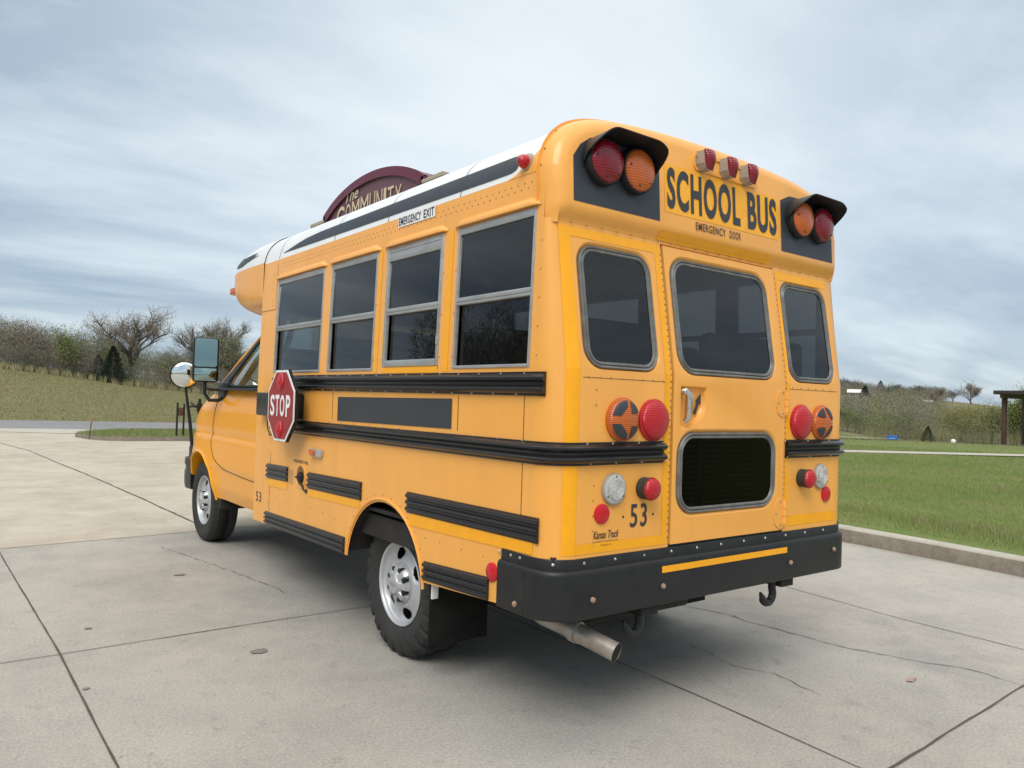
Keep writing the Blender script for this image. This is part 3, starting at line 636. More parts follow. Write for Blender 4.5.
# ---- wheels
def make_wheel(cx, cy, cz, R, wd, rear, out=-1):
    """outer face looks to x*out"""
    q = MB(); n = 216 if rear else 240
    pf = [(.222, .0), (.240, -.012), (.262, -.020), (.300, -.026), (R - .042, -.022), (R - .022, -.012), (R - .012, .006), (R - .002, .022), (R, .05), (R, .075), (R, .078), (R, .118), (R, .122), (R, wd - .122), (R, wd - .118), (R, wd - .078), (R, wd - .075), (R - .002, wd - .022), (R - .022, wd + .0), (.30, wd + .012), (.222, wd - .01)]
    def fn(i, j):
        r, d = pf[j]; a = 2 * PI * i / n
        if rear:
            ph = (i + (3 if j > 12 else 0)) % 9
            if 5 <= j <= 8 and ph < 3: r -= .016
            if 4 <= j <= 6 and ph < 3: d += .012
            if 9 <= j <= 16 and (i + j * 2) % 9 < 3: r -= .013
            if 9 < j < 16 and j in (10, 11, 13) and False: r -= .008
            if 6 <= j <= 7 and ph >= 3: r += .002
        else:
            if j in (10, 11, 12, 13, 14, 15): r -= 0
            if 5 <= j <= 8 and i % 6 < 1: r -= .004
            if j in (9, 12): r -= .007
        return (cx - out * d, cy + r * math.cos(a), cz + r * math.sin(a))
    q.grid(fn, n, len(pf), True)
    wh = q.build('wheel', 'tyre', bus, sharp=22)
    # rim
    hp = [(.216, .008), (.222, -.006), (.216, -.010), (.208, -.004), (.203, .016), (.196, .022), (.180, .024), (.160, .020), (.140, .012), (.122, .006), (.104, .010), (.098, .016)]
    nn = 160; q = MB(); hol = [math.radians(a) for a in ((72, 150, 256, 322))]
    # fine radial resample
    rp = []
    for k in range(len(hp) - 1):
        m_ = 4 if hp[k][0] <= .2 else 2
        for s in range(m_): rp.append((mid(hp[k][0], hp[k + 1][0], s / m_), mid(hp[k][1], hp[k + 1][1], s / m_)))
    rp.append(hp[-1])
    def inh(i, j):
        a = 2 * PI * (i + .5) / nn; r = (rp[j][0] + rp[min(j + 1, len(rp) - 1)][0]) / 2
        for h in hol:
            da = (a - h + PI) % (2 * PI) - PI
            if ((r - .158) / .030) ** 2 + (da * .158 / .044) ** 2 < 1: return True
        return False
    def frp(i, j):
        r, d = rp[j]; a = 2 * PI * i / nn; e = 0
        for h in hol:
            da = (a - h + PI) % (2 * PI) - PI; dd = math.hypot((r - .158) / .030, da * .158 / .044)
            if dd < 1.5: e = max(e, .010 * (1.5 - dd) / .5 if dd > 1 else .010)
        return (cx - out * (d + e - (.003 if 0 else 0)), cy + r * math.cos(a), cz + r * math.sin(a))
    q.grid(frp, nn, len(rp), True, skip=inh); rm = q.build('rim', 'rim', wh, sharp=50)
    q = MB(); q.lathe([(.215, 0), (.215, .14), (.0005, .14)], (cx - out * .02, cy, cz), (-out, 0, 0), 40); q.lathe([(.15, .05), (.15, .065)], (cx - out * .02, cy, cz), (-out, 0, 0), 40); q.build('brake_drum', mat('brake_metal', (.16, .13, .10), .7, metal=.4, col2=(.07, .055, .045), vscale=20) if 'brake_metal' not in bpy.data.materials else bpy.data.materials['brake_metal'], wh)
    # hub with eight lugs
    q = MB(); hl = [(.108, .0), (.106, -.012), (.098, -.020), (.092, -.034), (.076, -.042), (.056, -.046), (.048, -.052), (.046, -.056), (.0005, -.057)]
    nh = 64
    def fh(i, j):
        r, d = hl[j]; a = 2 * PI * i / nh; c = math.cos(8 * a)
        if j in (2, 3, 4): r *= (1 - .10 * max(0, -c)) ; d += .016 * max(0, -c)
        return (cx - out * (d + .012), cy + r * math.cos(a), cz + r * math.sin(a))
    q.grid(fh, nh, len(hl), True); hb = q.build('hub_cap', 'hub', rm, sharp=40)
    for k in range(8):
        q = MB(); a = 2 * PI * (k + .5) / 8; p = Vector((cx - out * .004, cy + .082 * math.cos(a), cz + .082 * math.sin(a)))
        q.tube([p, p + Vector((out * .032, 0, 0))], .0125, 8)
        q.build('lug_nut', 'black', hb)
    q = MB(); e = (cx + out * .0455); s_ = .026
    for pts_ in ([(-1, -.28), (-.36, -.28), (-.36, -.5), (.36, -.5), (.36, -.28), (1.05, -.28), (.95, .28), (.36, .28), (.36, .5), (-.36, .5), (-.36, .28), (-1.05, .28)],):
        q.poly([[(u * s_, v * s_) for u, v in pts_]], lambda u, v: (e, cy - out * u * -1, cz + v))
    q.build('cap_emblem', 'steel', hb, smooth=False)
    return wh
YR = 1.380; YF = 5.035
make_wheel(.126, YR, .375, .383, .235, True); make_wheel(W - .118, YR, .378, .385, .245, True, 1)
make_wheel(.136, YF, .368, .372, .195, False); make_wheel(W - .136, YF, .368, .372, .195, False, 1)
# ---- underside
q = MB(); q.box(.06, W - .06, .06, 3.3, .60, .72); q.box(.5, .6, -.0, 5.6, .48, .62); q.box(W - .6, W - .5, -.0, 5.6, .48, .62); q.box(.3, W - .3, .9, .98, .45, .60); q.box(.35, 1.0, .15, 1.0, .42, .60, .03); q.box(.15, W - .15, 2.2, 2.28, .46, .6)
q.tube([(.3, YR, .378), (W - .3, YR, .378)], .05, 12); q.dome((1.065, YR, .378), (0, -1, 0), .15, .14, 16, 5); q.dome((1.065, YR, .378), (0, 1, 0), .15, .14, 16, 5)
q.tube([(.3, YF, .36), (W - .3, YF, .36)], .04, 10); q.box(.6, W - .6, 3.6, 5.4, .34, .6, .05); q.box(.62, 1.0, 2.3, 3.2, .30, .58, .06)
for x in (.42, W - .42): q.box(x - .04, x + .04, .70, 2.05, .33, .40, .01)
q.build('underbody', 'dark', bus)
# wheel-well liners
q = MB(); q.grid(lambda i, j: ((.012, .42)[j], 1.357 + .43 * math.cos(.2 + (PI - .4) * i / 18), .405 + .43 * math.sin(.2 + (PI - .4) * i / 18)), 19, 2); q.grid(lambda i, j: ((.42, .42)[j], 1.357 + .43 * math.cos(.2 + (PI - .4) * i / 18), (.5, .405 + .43 * math.sin(.2 + (PI - .4) * i / 18))[j]), 19, 2); q.build('wheel_well', 'dark', bus)
q = MB(); q.grid(lambda i, j: ((.10, .42)[j], 4.955 + .45 * math.cos(.2 + (PI - .3) * i / 18), .38 + .44 * math.sin(.2 + (PI - .3) * i / 18)), 19, 2); q.box(.10, .36, 4.44, 4.50, .36, .60, .01)
q.build('wheel_well', 'dark', bus)
q = MB(); q.box(.028, .37, .915, .925, .18, .50, .003); q.build('mud_flap', 'flap', bus); q = MB(); q.box(.03, .066, .90, .912, .41, .50, .003); q.build('flap_bracket', 'signwhite', bus)
q = MB(); q.box(W - .40, W - .028, .915, .925, .135, .50, .003); q.build('mud_flap', 'flap', bus)
q = MB(); q.tube([(.60, .9, .47), (.30, .6, .46), (.225, .3, .448), (.238, .2, .438), (.270, .06, .408), (.305, -.055, .380)], .039, 20, cap=False); q.tube([(.250, .148, .427), (.256, .120, .421)], .046, 14); ex = q.build('exhaust_pipe', 'steel', bus)
q = MB(); q.tube([(.3046, -.0535, .3803), (.3010, -.044, .3823)], .0355, 20); q.v = [v for v in q.v]; q.build('pipe_bore', mat('bore_black', (.006, .006, .006), .9), ex)  # black disc paints the unlit hollow inside the open pipe end
q = MB(); q.tube([(.250, .13, .47), (.222, .0, .53)], .005, 6); q.tube([(.252, .13, .47), (.258, .125, .375)], .009, 6); q.build('pipe_hanger', 'rust', ex)
for x in (.505, 1.455):
    q = MB(); c = Vector((x - .028, .03, .452)); P = [Vector((x + .016, .03, .53)), Vector((x + .014, .03, .48))] + [c + Vector((.044 * math.cos(a), -.004, .044 * math.sin(a))) for a in np.linspace(0, -PI * .92, 9)] + [c + Vector((-.058, -.004, .012))]
    q.tube(P, [.019] * 2 + [.019] * 8 + [.015, .007], 8); q.build('tow_hook', 'black', bus)
# ---- interior
q = MB(); q.box(.03, W - .03, .03, 3.3, .745, .765); q.build('cabin_floor', 'dark', bus)
for r_, y in enumerate((.25, .98, 1.70, 2.42)):
    for x0 in (.10, W - .10 - .84):
        q = MB(); q.box(x0, x0 + .84, y + .06, y + .46, 1.10, 1.23, .04); q.box(x0, x0 + .84, y - .04, y + .05, 1.10, 1.74, .04); q.box(x0 + .05, x0 + .79, y, y + .04, .76, 1.12); q.build('bench_seat', 'seat', bus)
q = MB(); q.box(.66, 1.49, .12, .13, .88, 1.27)
for k in range(14): q.tube([(.72, .108, .91 + k * .025), (1.42, .108, .91 + k * .025)], .007, 5)
q.build('ribbed_panel', mat('maroon_panel', (.05, .016, .013), .5), bus)
q = MB(); q.box(.95, .99, .095, .11, .90, 1.25, .004); q.build('vertical_bar', 'black', bus)

# ---- cab
CYC = W / 2
def cab_in(y): return .0 if y < 4.9 else .17 * ((y - 4.9) / .72) ** 3.0
def shoulder(y):
    return np.interp(y, [3.2, 4.45, 4.70, 4.95, 5.17, 5.37, 5.50, 5.58, 5.64], [1.385, 1.385, 1.375, 1.335, 1.275, 1.20, 1.13, 1.04, .95])
def cab_x(y, z):
    zs = shoulder(y); x = .060
    x += np.interp(z, [.44, .55, .70, .72, .95, .985, 1.04, 1.2, 1.32, 1.40], [.055, .022, .012, .004, .004, .022, .014, .020, .042, .075])
    if y > 4.6: x += .06 * max(0, (z - (zs - .18)) / .18) ** 2 * min(1, (y - 4.6) / .3)
    # fender swelling round the wheel
    d = math.hypot(y - YC, z - .38); x -= .018 * math.exp(-((d - .46) / .10) ** 2) * (1 if z < 1 else .6)
    return x + cab_in(y)
ARC_R = .438; YC = 4.97
def cab_side(q, mir):
    ny, nz = 116, 46; Y = np.linspace(3.30, 5.64, ny)
    P = {}
    def pos(i, j):
        y = Y[i]; zt = shoulder(y); zb = .455 if y < YC else .62 ; z = mid(zb if not (y > YC) else .62, zt, j / (nz - 1))
        return y, z
    G = [[pos(i, j) for j in range(nz)] for i in range(ny)]
    def ins(p): return math.hypot(p[0] - YC, p[1] - .38) < ARC_R
    idx = {}; vs = []
    for i in range(ny):
        for j in range(nz):
            y, z = G[i][j]
            if ins((y, z)):
                d = Vector((y - YC, z - .38)); L_ = d.length
                d = d / L_ * ARC_R if L_ > .01 else Vector((0, ARC_R)); y2, z2 = YC + d.x, .38 + d.y
            else: y2, z2 = y, z
            x = cab_x(y2, z2); vs.append(((W - x) if mir else x, y2, z2))
    fs = []
    for i in range(ny - 1):
        for j in range(nz - 1):
            c = [(i, j), (i + 1, j), (i + 1, j + 1), (i, j + 1)]
            if sum(ins(G[a][b]) for a, b in c) >= 3: continue
            fs.append([a * nz + b for a, b in c])
    q.add(vs, fs)
for mir in (0, 1):
    q = MB(); cab_side(q, mir)
    A = [(YC + ARC_R * math.cos(a), .38 + ARC_R * math.sin(a)) for a in np.linspace(.45, PI - .12, 36)]
    def fa(i, j):
        y, z = A[i]; x = cab_x(y, z) + (-.010, -.014, -.004, .03, .10)[j]; k = (1.045, 1.01, .985, .978, .975)[j]
        x = x if j else cab_x(YC + (y - YC) * k, .38 + (z - .38) * k)
        return ((W - x) if mir else x, YC + (y - YC) * k, .38 + (z - .38) * k)
    q.grid(fa, len(A), 5); fs_ = q.build('cab_side', 'cab', bus, sharp=40)
    if not mir:
        q = MB(); sm = [(4.60, 1.375), (4.615, 1.25), (4.645, 1.10), (4.655, .96), (4.62, .86), (4.52, .775), (4.30, .722), (4.0, .70), (3.7, .69), (3.36, .685)]
        sm = catmull(sm, 6); q.tube([(cab_x(y, z) - .0002, y, z) for y, z in sm], .0045, 5); q.build('door_seam', 'seam', fs_)
# hood, nose and bonnet
q = MB(); Yh = np.linspace(4.45, 5.64, 30)
def fhd(i, j):
    y = Yh[i]; zs = shoulder(y); x0 = cab_x(y, zs); t = j / 24; s = math.sin(PI * t) ** .6
    return (mid(x0, W - x0, t), y, zs + .075 * s * (1 if y < 5.4 else 1 - (y - 5.4) / .2))
q.grid(fhd, 30, 25)
q.grid(lambda i, j: (mid(cab_x(5.64, .7), W - cab_x(5.64, .7), i / 12), 5.64 + .05 * math.sin(PI * i / 12), mid(.62, .955, j / 4)), 13, 5); q.build('hood', 'cab', bus)
# greenhouse
def gx(z): return .125 + .27 * (z - 1.38)
for mir in (0, 1):
    X = (lambda x: W - x) if mir else (lambda x: x)
    def GF(d): return lambda y, z: (X(gx(z) - d), y, z)
    outer = [(3.30, 1.375), (4.74, 1.375), (4.66, 1.43), (4.05, 1.80), (3.82, 1.97), (3.30, 1.97)]
    inner = [(3.42, 1.415), (4.40, 1.415), (4.36, 1.52), (4.02, 1.765), (3.84, 1.885), (3.66, 1.93), (3.42, 1.935)]
    q = MB(); q.poly([outer, inner], GF(0)); dfr = q.build('door_frame', 'black', bus, smooth=False)
    q = MB(); q.tube([GF(.002)(*p) for p in catmull(inner + [inner[0]], 4)], .011, 6); q.poly([[(4.44, 1.405), (4.70, 1.405), (4.63, 1.45), (4.34, 1.62), (4.30, 1.60)]], GF(.004)); q.build('window_trim', 'black', dfr)
    q = MB(); q.poly([inner], GF(-.008)); q.build('door_window', 'glass', dfr, smooth=False)
    q = MB(); q.tube([(X(gx(1.40) + .01), 4.74, 1.385), (X(gx(1.62) + .015), 4.37, 1.63), (X(gx(1.8) + .025), 4.08, 1.81), (X(gx(1.97) + .04), 3.84, 1.985)], .016, 8); q.build('windscreen_pillar', 'cab', bus)
    q = MB(); q.box(*sorted((X(.05), X(.14))), 3.35, 4.62, 1.372, 1.392, .006); q.build('window_sill', 'black', dfr)
q = MB(); q.grid(lambda i, j: (mid(gx(mid(1.40, 1.97, j / 6)) + .02, W - gx(mid(1.40, 1.97, j / 6)) - .02, i / 10), mid(4.76, 3.86, j / 6) + .14 * math.sin(PI * i / 10), mid(1.40, 1.985, j / 6)), 11, 7); q.build('windscreen', 'glass', bus)
q = MB(); q.box(.28, .30 + .5, 3.60, 3.74, 1.0, 1.72, .05); q.box(.28, .8, 3.7, 4.2, .95, 1.08, .05); q.box(1.33, 1.85, 3.60, 3.74, 1.0, 1.72, .05); q.box(.12, W - .12, 4.55, 4.85, 1.05, 1.36, .05); q.build('front_seat', 'seat', bus)
q = MB(); q.poly([[(.005, .448), (.065, .448), (.20, 1.97), (W - .2, 1.97), (W - .065, .448), (W - .005, .448), (W - tum(2.27), 2.300), (tum(2.27), 2.300)]], lambda x, z: (x, 3.338, z)); q.build('front_bulkhead', 'paint', bus, smooth=False)
# fibreglass cap above the cab
q1, q2 = MB(), MB(); S = [.179 + .821 * k / 26 for k in range(27)]
def capst(s):
    y = 3.05 + 1.62 * s; e = max(0, (s - .179) / .821)
    zb = 1.945 + .30 * e ** 4.2; zt = 2.604 - .275 * e ** 2.6; hw = (W / 2 - tum(2.2)) * max(0.0, 1 - e ** 5.0) ** .5; return y, zb, zt, hw
def sup(t, n): c, s_ = math.cos(t), math.sin(t); return (abs(c) ** (2 / n) * (1 if c > 0 else -1), abs(s_) ** (2 / n))
ZC = 2.312
def ft(i, j):
    s = S[i]; y, zb, zt, hw = capst(s); t = PI * j / 48; e = max(0, (s - .179) / .821)
    if s <= .05: # follow the roof
        P = offs(FULL, .008); k = j / 48 * (len(P) - 1); a = int(min(k, len(P) - 2)); x, z = mid(P[a][0], P[a + 1][0], k - a), mid(P[a][1], P[a + 1][1], k - a)
        return (x, y, max(z, ZC if 0 < j < 48 else ZC))
    c, s_ = sup(t, mid(3.4, 2.1, e)); wb = sstep(e / .35); P = offs(FULL, .006); k = j / 48 * (len(P) - 1); a = int(min(k, len(P) - 2)); rx, rz_ = mid(P[a][0], P[a + 1][0], k - a), max(ZC, mid(P[a][1], P[a + 1][1], k - a))
    return (mid(rx, CYC - hw * c, wb), y, mid(rz_, ZC + (zt - ZC) * s_, wb))
def fb(i, j):
    s = S[i]; y, zb, zt, hw = capst(s); e = max(0, (s - .179) / .821); t = PI * j / 48
    c, s_ = sup(t, mid(9, 2.2, e ** .7)); return (CYC - (hw + .004) * c, y, ZC - (ZC - zb) * s_)
S = [s for s in S if s >= .179]; q1.grid(ft, len(S), 49); fc = q1.build('front_cap', 'white', bus)
S0 = S; q2.grid(fb, len(S), 49); q2.build('cap_underside', 'paint', fc)
S = S0
# black swoosh on the cap
def cap_pt(y, z):
    s = (y - 3.05) / 1.62; _, zb, zt, hw = capst(s); e = max(0, (s - .179) / .821); n = mid(3.4, 2.1, e); h = min(.999, (z - ZC) / (zt - ZC)); h = max(h, 0)
    c = (1 - h ** n) ** (1 / n) if n else 0; return (CYC - (hw + .004) * c, y, z + .002)
q = MB(); sw = [(3.50, 2.405, 2.403), (3.60, 2.408, 2.380), (3.75, 2.405, 2.358), (3.85, 2.402, 2.345), (3.95, 2.445, 2.342), (4.03, 2.462, 2.348), (4.10, 2.44, 2.37), (4.14, 2.41, 2.39)]
q.grid(lambda i, j: cap_pt(sw[i][0], mid(sw[i][2], min(sw[i][1], capst((sw[i][0] - 3.05) / 1.62)[2] - .004), j / 4)), len(sw), 5); q.build('cap_swoosh', 'decal', fc)
q = MB(); q.box(.16, .26, 4.50, 4.62, 2.205, 2.265, .012); q.build('cap_lamp', 'orangelens', fc)
for x in (.85, 1.065, 1.28): q = MB(); q.box(x - .04, x + .04, 4.60, 4.67, 2.29, 2.33, .012); q.build('cap_lamp', 'orangelens', fc)
# ---- front bumper
q = MB(); fp = [(.10, 5.36), (.09, 5.50), (.11, 5.62), (.17, 5.72), (.28, 5.79), (.5, 5.84), (1.065, 5.87)]; fp = fp + [(W - x, y) for x, y in fp[:-1][::-1]]
fp = fp[::-1]   # so that the outward side faces away from the van
sweep(q, fp, [(-.04, 0), (.0, .02), (.008, .2), (.008, .55), (0, .58), (0, .72), (.01, .76), (.006, .97), (-.05, 1)], .425, .725)
q.build('front_bumper', 'black', bus)
q = MB(); q.box(.45, W - .45, 5.68, 5.72, .72, .98, .01); q.build('grille', 'black', bus)
for x in (.27, W - .27 - .22): q = MB(); q.box(x, x + .22, 5.60, 5.69, .76, .95, .03); q.build('headlight', 'clearlens', bus)
# ---- mirrors
mr = Matrix.Rotation(math.radians(-14), 4, 'Z'); mo = Vector((-.050, 4.50, 1.625))
def MR(q): q.v = [tuple(mo + mr @ Vector(p)) for p in q.v]; return q
q = MB(); q.box(-.105, .105, -.02, .085, -.193, .193, .035, seg=3); hd = MR(q).build('door_mirror', 'black', bus)
q = MB(); q.poly([rrect(-.088, .088, -.060, .178, .02)], lambda u, v: (u, -.0225, v)); MR(q).build('mirror_glass', 'dimmirror', hd, smooth=False)
q = MB(); q.grid(lambda i, j: (-.085 + .17 * i / 8, -.0225 - .012 * math.sin(PI * i / 8) * math.sin(PI * j / 8), -.178 + .105 * j / 8), 9, 9); MR(q).build('wide_angle_glass', 'dimmirror', hd)
q = MB(); q.tube([(-.045, 4.52, 1.45), (-.045, 4.52, 1.34), (-.01, 4.50, 1.285), (.06, 4.47, 1.285), (.14, 4.50, 1.33)], .016, 8); q.tube([(-.045, 4.52, 1.385), (.0, 4.5, 1.375), (.13, 4.50, 1.375)], .012, 8); q.box(.09, .15, 4.42, 4.62, 1.30, 1.44, .02); q.build('mirror_arm', 'black', hd)
# convex crossview mirror on rods at the front corner
mc = Vector((.092, 5.72, 1.512)); ax = Vector((-.28, -.95, -.04)).normalized()
q = MB(); q.lathe([(.130, .006), (.134, .0), (.134, -.02), (.10, -.045), (.05, -.06), (.0005, -.065)], mc, ax, 36); cv = q.build('convex_mirror', 'black', bus)
q = MB(); q.dome(mc, ax, .126, .033, 40, 8); q.build('mirror_glass', 'mirror', cv)
q = MB(); q.tube([(.11, 5.75, 1.50), (.12, 5.74, 1.33), (.165, 5.74, 1.05), (.20, 5.72, .72)], [.014, .013, .017, .017], 8); q.tube([(.23, 5.66, 1.28), (.225, 5.66, .70)], .015, 8); q.tube([(.14, 5.74, 1.20), (.23, 5.66, 1.21), (.30, 5.45, 1.20)], .011, 8); q.tube([(.17, 5.74, 1.24), (.23, 5.66, 1.17)], .010, 8); q.box(.16, .25, 5.60, 5.72, .70, .82, .01); q.box(.205, .25, 5.64, 5.68, 1.15, 1.24, .008); q.build('mirror_rod', 'black', cv)
# wiper-side antenna-free cowl

# ================================================================== GROUND
def fast(name, V, F, m, parent=None, smooth=False, mats=None, mi=None, loc=(0, 0, 0)):
    """V (n,3) array, F (m,3|4) array"""
    V = np.asarray(V, dtype=np.float32) - np.array(loc, dtype=np.float32); F = np.asarray(F, dtype=np.int32); k = F.shape[1]
    me = bpy.data.meshes.new(name); me.vertices.add(len(V)); me.vertices.foreach_set('co', V.ravel()); me.loops.add(F.size); me.loops.foreach_set('vertex_index', F.ravel())
    me.polygons.add(len(F)); me.polygons.foreach_set('loop_start', np.arange(0, F.size, k, dtype=np.int32)); me.polygons.foreach_set('loop_total', np.full(len(F), k, dtype=np.int32))
    for x in (mats or [m]): me.materials.append(MT[x] if isinstance(x, str) else x)
    if mi is not None: me.polygons.foreach_set('material_index', np.asarray(mi, dtype=np.int32))
    if smooth: me.polygons.foreach_set('use_smooth', np.ones(len(F), dtype=bool))
    me.update(); o = bpy.data.objects.new(name, me); COL.objects.link(o); o.location = loc
    if parent: o.parent = parent; o.location = Vector(loc) - ORG.get(parent.name, Vector((0, 0, 0)))
    ORG[o.name] = Vector(loc); return o
def groundmat(name, c1, c2, c3, s1=.35, s2=6, rough=.9, bump=.4, bs=60, speck=.0):
    m = bpy.data.materials.new(name); m.use_nodes = True; nt = m.node_tree; b = nt.nodes['Principled BSDF']; b.inputs['Roughness'].default_value = rough; b.inputs['Specular IOR Level'].default_value = .25
    t = nt.nodes.new('ShaderNodeTexCoord')
    def nz(sc, det=8, ro=.6, dist=0):
        n = nt.nodes.new('ShaderNodeTexNoise'); n.inputs['Scale'].default_value = sc; n.inputs['Detail'].default_value = det; n.inputs['Roughness'].default_value = ro; n.inputs['Distortion'].default_value = dist
        nt.links.new(t.outputs['Object'], n.inputs['Vector']); return n.outputs[0]
    def rg(a, lo, hi):
        r = nt.nodes.new('ShaderNodeMapRange'); r.inputs[1].default_value = lo; r.inputs[2].default_value = hi; nt.links.new(a, r.inputs[0]); return r.outputs[0]
    def mx(f, a, b_):
        n = nt.nodes.new('ShaderNodeMix'); n.data_type = 'RGBA'; nt.links.new(f, n.inputs[0])
        for i, v in ((6, a), (7, b_)):
            if isinstance(v, tuple): n.inputs[i].default_value = (*v, 1)
            else: nt.links.new(v, n.inputs[i])
        return n.outputs[2]
    a = mx(rg(nz(s1, 8, .65, .6), .36, .64), c1, c2); a = mx(rg(nz(s2, 9, .75), .42, .72), a, c3); a = mx(rg(nz(s2 * 3.7, 9, .8, .3), .56, .80), a, tuple(v * .62 for v in c2))
    n = nt.nodes.new('ShaderNodeMix'); n.data_type = 'RGBA'; n.blend_type = 'MULTIPLY'; n.inputs[0].default_value = speck
    f = nz(75, 9, .85); g = mx(rg(f, .35, .65), (.45, .45, .45), (1.35, 1.35, 1.35)); nt.links.new(a, n.inputs[6]); nt.links.new(g, n.inputs[7]); nt.links.new(n.outputs[2], b.inputs['Base Color'])
    bp = nt.nodes.new('ShaderNodeBump'); bp.inputs['Strength'].default_value = bump; bp.inputs['Distance'].default_value = .01; nt.links.new(nz(bs, 6, .7), bp.inputs['Height']); nt.links.new(bp.outputs[0], b.inputs['Normal'])
    return m
MT['conc'] = groundmat('grey_concrete', (.42, .40, .36), (.32, .31, .285), (.46, .43, .375), .55, 1.9, .85, .5, 60, .65)
MT['beige'] = groundmat('tan_concrete', (.47, .42, .335), (.39, .345, .275), (.55, .51, .43), .45, 1.3, .85, .4, 70, .55)
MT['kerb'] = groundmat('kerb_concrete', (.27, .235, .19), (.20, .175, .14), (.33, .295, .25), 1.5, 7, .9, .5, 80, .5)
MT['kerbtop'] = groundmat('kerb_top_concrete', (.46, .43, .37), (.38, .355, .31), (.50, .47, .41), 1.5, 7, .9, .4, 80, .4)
MT['asphalt'] = groundmat('road_asphalt', (.22, .22, .225), (.18, .18, .185), (.27, .27, .27), .2, 2, .9, .3, 60, .4)
MT['grass'] = groundmat('lawn_soil_and_grass', (.125, .195, .042), (.10, .165, .035), (.22, .20, .085), .35, 3, .95, .8, 35, .5)
MT['field'] = groundmat('dry_field_grass', (.17, .165, .075), (.125, .145, .055), (.24, .205, .12), .12, 1.2, .95, .8, 20, .4)
MT['joint'] = mat('joint_filler', (.11, .085, .066), .9, col2=(.06, .05, .042), vscale=9)
MT['crack'] = mat('crack', (.085, .075, .065), .95)
MT['stain'] = mat('oil_stain', (.15, .14, .12), .7, col2=(.24, .23, .205), vscale=25)
def sheet(name, P, z, m, kind='structure'):
    q = MB(); q.poly([P], lambda x, y: (x, y, z)); o = q.build(name, m, None, smooth=False, fixn=False); o['kind'] = kind
    if o.data.polygons[0].normal.z < 0: o.data.flip_normals()
    return o
KX = [(5.35, -14), (5.40, -3), (5.53, .3), (5.65, .9), (5.745, 2.1), (5.80, 4), (5.84, 8), (5.84, 19.0), (5.84, 24.2)]
KX = [(5.30, -16), (5.37, -6), (5.45, -1.5), (5.55, .3), (5.66, 1.1), (5.745, 2.1), (5.80, 4), (5.84, 8), (5.84, 22.6)]
conc = sheet('grey_concrete_pavement', [(-60, -60), (-60, 1.8), (-40, 3.0), (-1.40, 5.39), (-.63, 5.455), (.15, 5.52), (5.82, 6.0), (5.80, 4), (5.745, 2.1), (5.66, 1.1), (5.55, .3), (5.45, -1.5), (5.37, -6), (5.30, -16), (5.0, -60)], 0, 'conc')
beige = sheet('tan_concrete_pavement', [(-40, 3.0), (-1.40, 5.39), (-.63, 5.455), (.15, 5.52), (5.82, 6.0), (5.84, 8), (5.84, 22.6), (3.9, 22.6), (1.2, 23.0), (-.24, 23.9), (-6, 25), (-40, 26)], .0, 'beige')
def ribbon(pts, wd, z, name, m, parent, jit=0.0, wj=.3, n=None, seed=1):
    rnd = random.Random(seed); P = []
    for i in range(len(pts) - 1):
        a, b = Vector(pts[i]), Vector(pts[i + 1]); k = max(1, int((b - a).length / (n or .12)))
        for s in range(k): P.append(a.lerp(b, s / k))
    P.append(Vector(pts[-1])); q = MB(); vs = []; off = 0
    for i, p in enumerate(P):
        d = (P[min(i + 1, len(P) - 1)] - P[max(i - 1, 0)]).normalized(); nn = Vector((-d.y, d.x)); off = off * .8 + rnd.uniform(-1, 1) * jit
        w_ = wd * (1 + rnd.uniform(-wj, wj)); c = p + nn * off; vs += [(c.x + nn.x * w_ / 2, c.y + nn.y * w_ / 2, z), (c.x - nn.x * w_ / 2, c.y - nn.y * w_ / 2, z)]
    q.add(vs, [(2 * i, 2 * i + 1, 2 * i + 3, 2 * i + 2) for i in range(len(P) - 1)])
    o = q.build(name, m, parent, smooth=False, fixn=False); o['kind'] = 'structure'; return o
def J(name, pts, wd, m='joint', z=.004, jit=0.001, **k): return ribbon(pts, wd, z, name, m, None, jit, **k)
J('pavement_joint', [(-1.30, -4), (-1.312, .8), (-1.325, 2.27), (-1.40, 5.38)], .009, seed=2)
J('pavement_joint', [(-12, 2.20), (-1.33, 2.27), (-.5, 2.29), (.355, 2.292), (2.5, 2.31), (5.7, 2.35)], .007, z=.0042, jit=.002, seed=3)
J('pavement_joint', [(1.06, 2.29), (1.048, .8), (1.035, .11), (.985, -.70), (.96, -4)], .007, z=.0041, seed=4)
J('pavement_joint', [(.99, -.766), (1.15, -.765), (2.59, -.70), (5.4, -.60)], .010, z=.0043, jit=.003, seed=5)
J('pavement_joint', [(3.55, 2.3), (3.39, 1.19), (3.275, .26), (3.258, -.466), (3.22, -.68)], .007, 'crack', z=.004, seed=6)
J('pavement_crack', [(2.15, 1.9), (2.27, 1.19), (2.336, .955), (2.312, .707), (2.335, .406), (2.381, .116), (2.465, -.157), (2.578, -.396), (2.59, -.69)], .006, 'crack', jit=.010, wj=.6, n=.04, seed=7)
J('pavement_crack', [(1.62, .65), (1.55, .30), (1.62, .1), (1.55, -.2)], .0035, 'crack', jit=.010, wj=.8, n=.03, seed=8)
J('pavement_crack', [(-.25, 4.9), (-.05, 3.9), (.1, 2.9)], .004, 'crack', jit=.01, wj=.8, n=.04, seed=9)
J('pavement_joint', [(-.60, 20), (-.536, 18.95), (-.184, 16.3), (.026, 12.4), (.115, 11.0), (.219, 8.95), (.317, 6.17), (.33, 5.54)], .022, jit=.006, seed=10)
J('pavement_edge', [(-40, 3.0), (-1.40, 5.39), (-.63, 5.455), (.15, 5.52), (5.8, 6.0)], .012, 'crack', z=.0045, seed=14)
rs = random.Random(5)
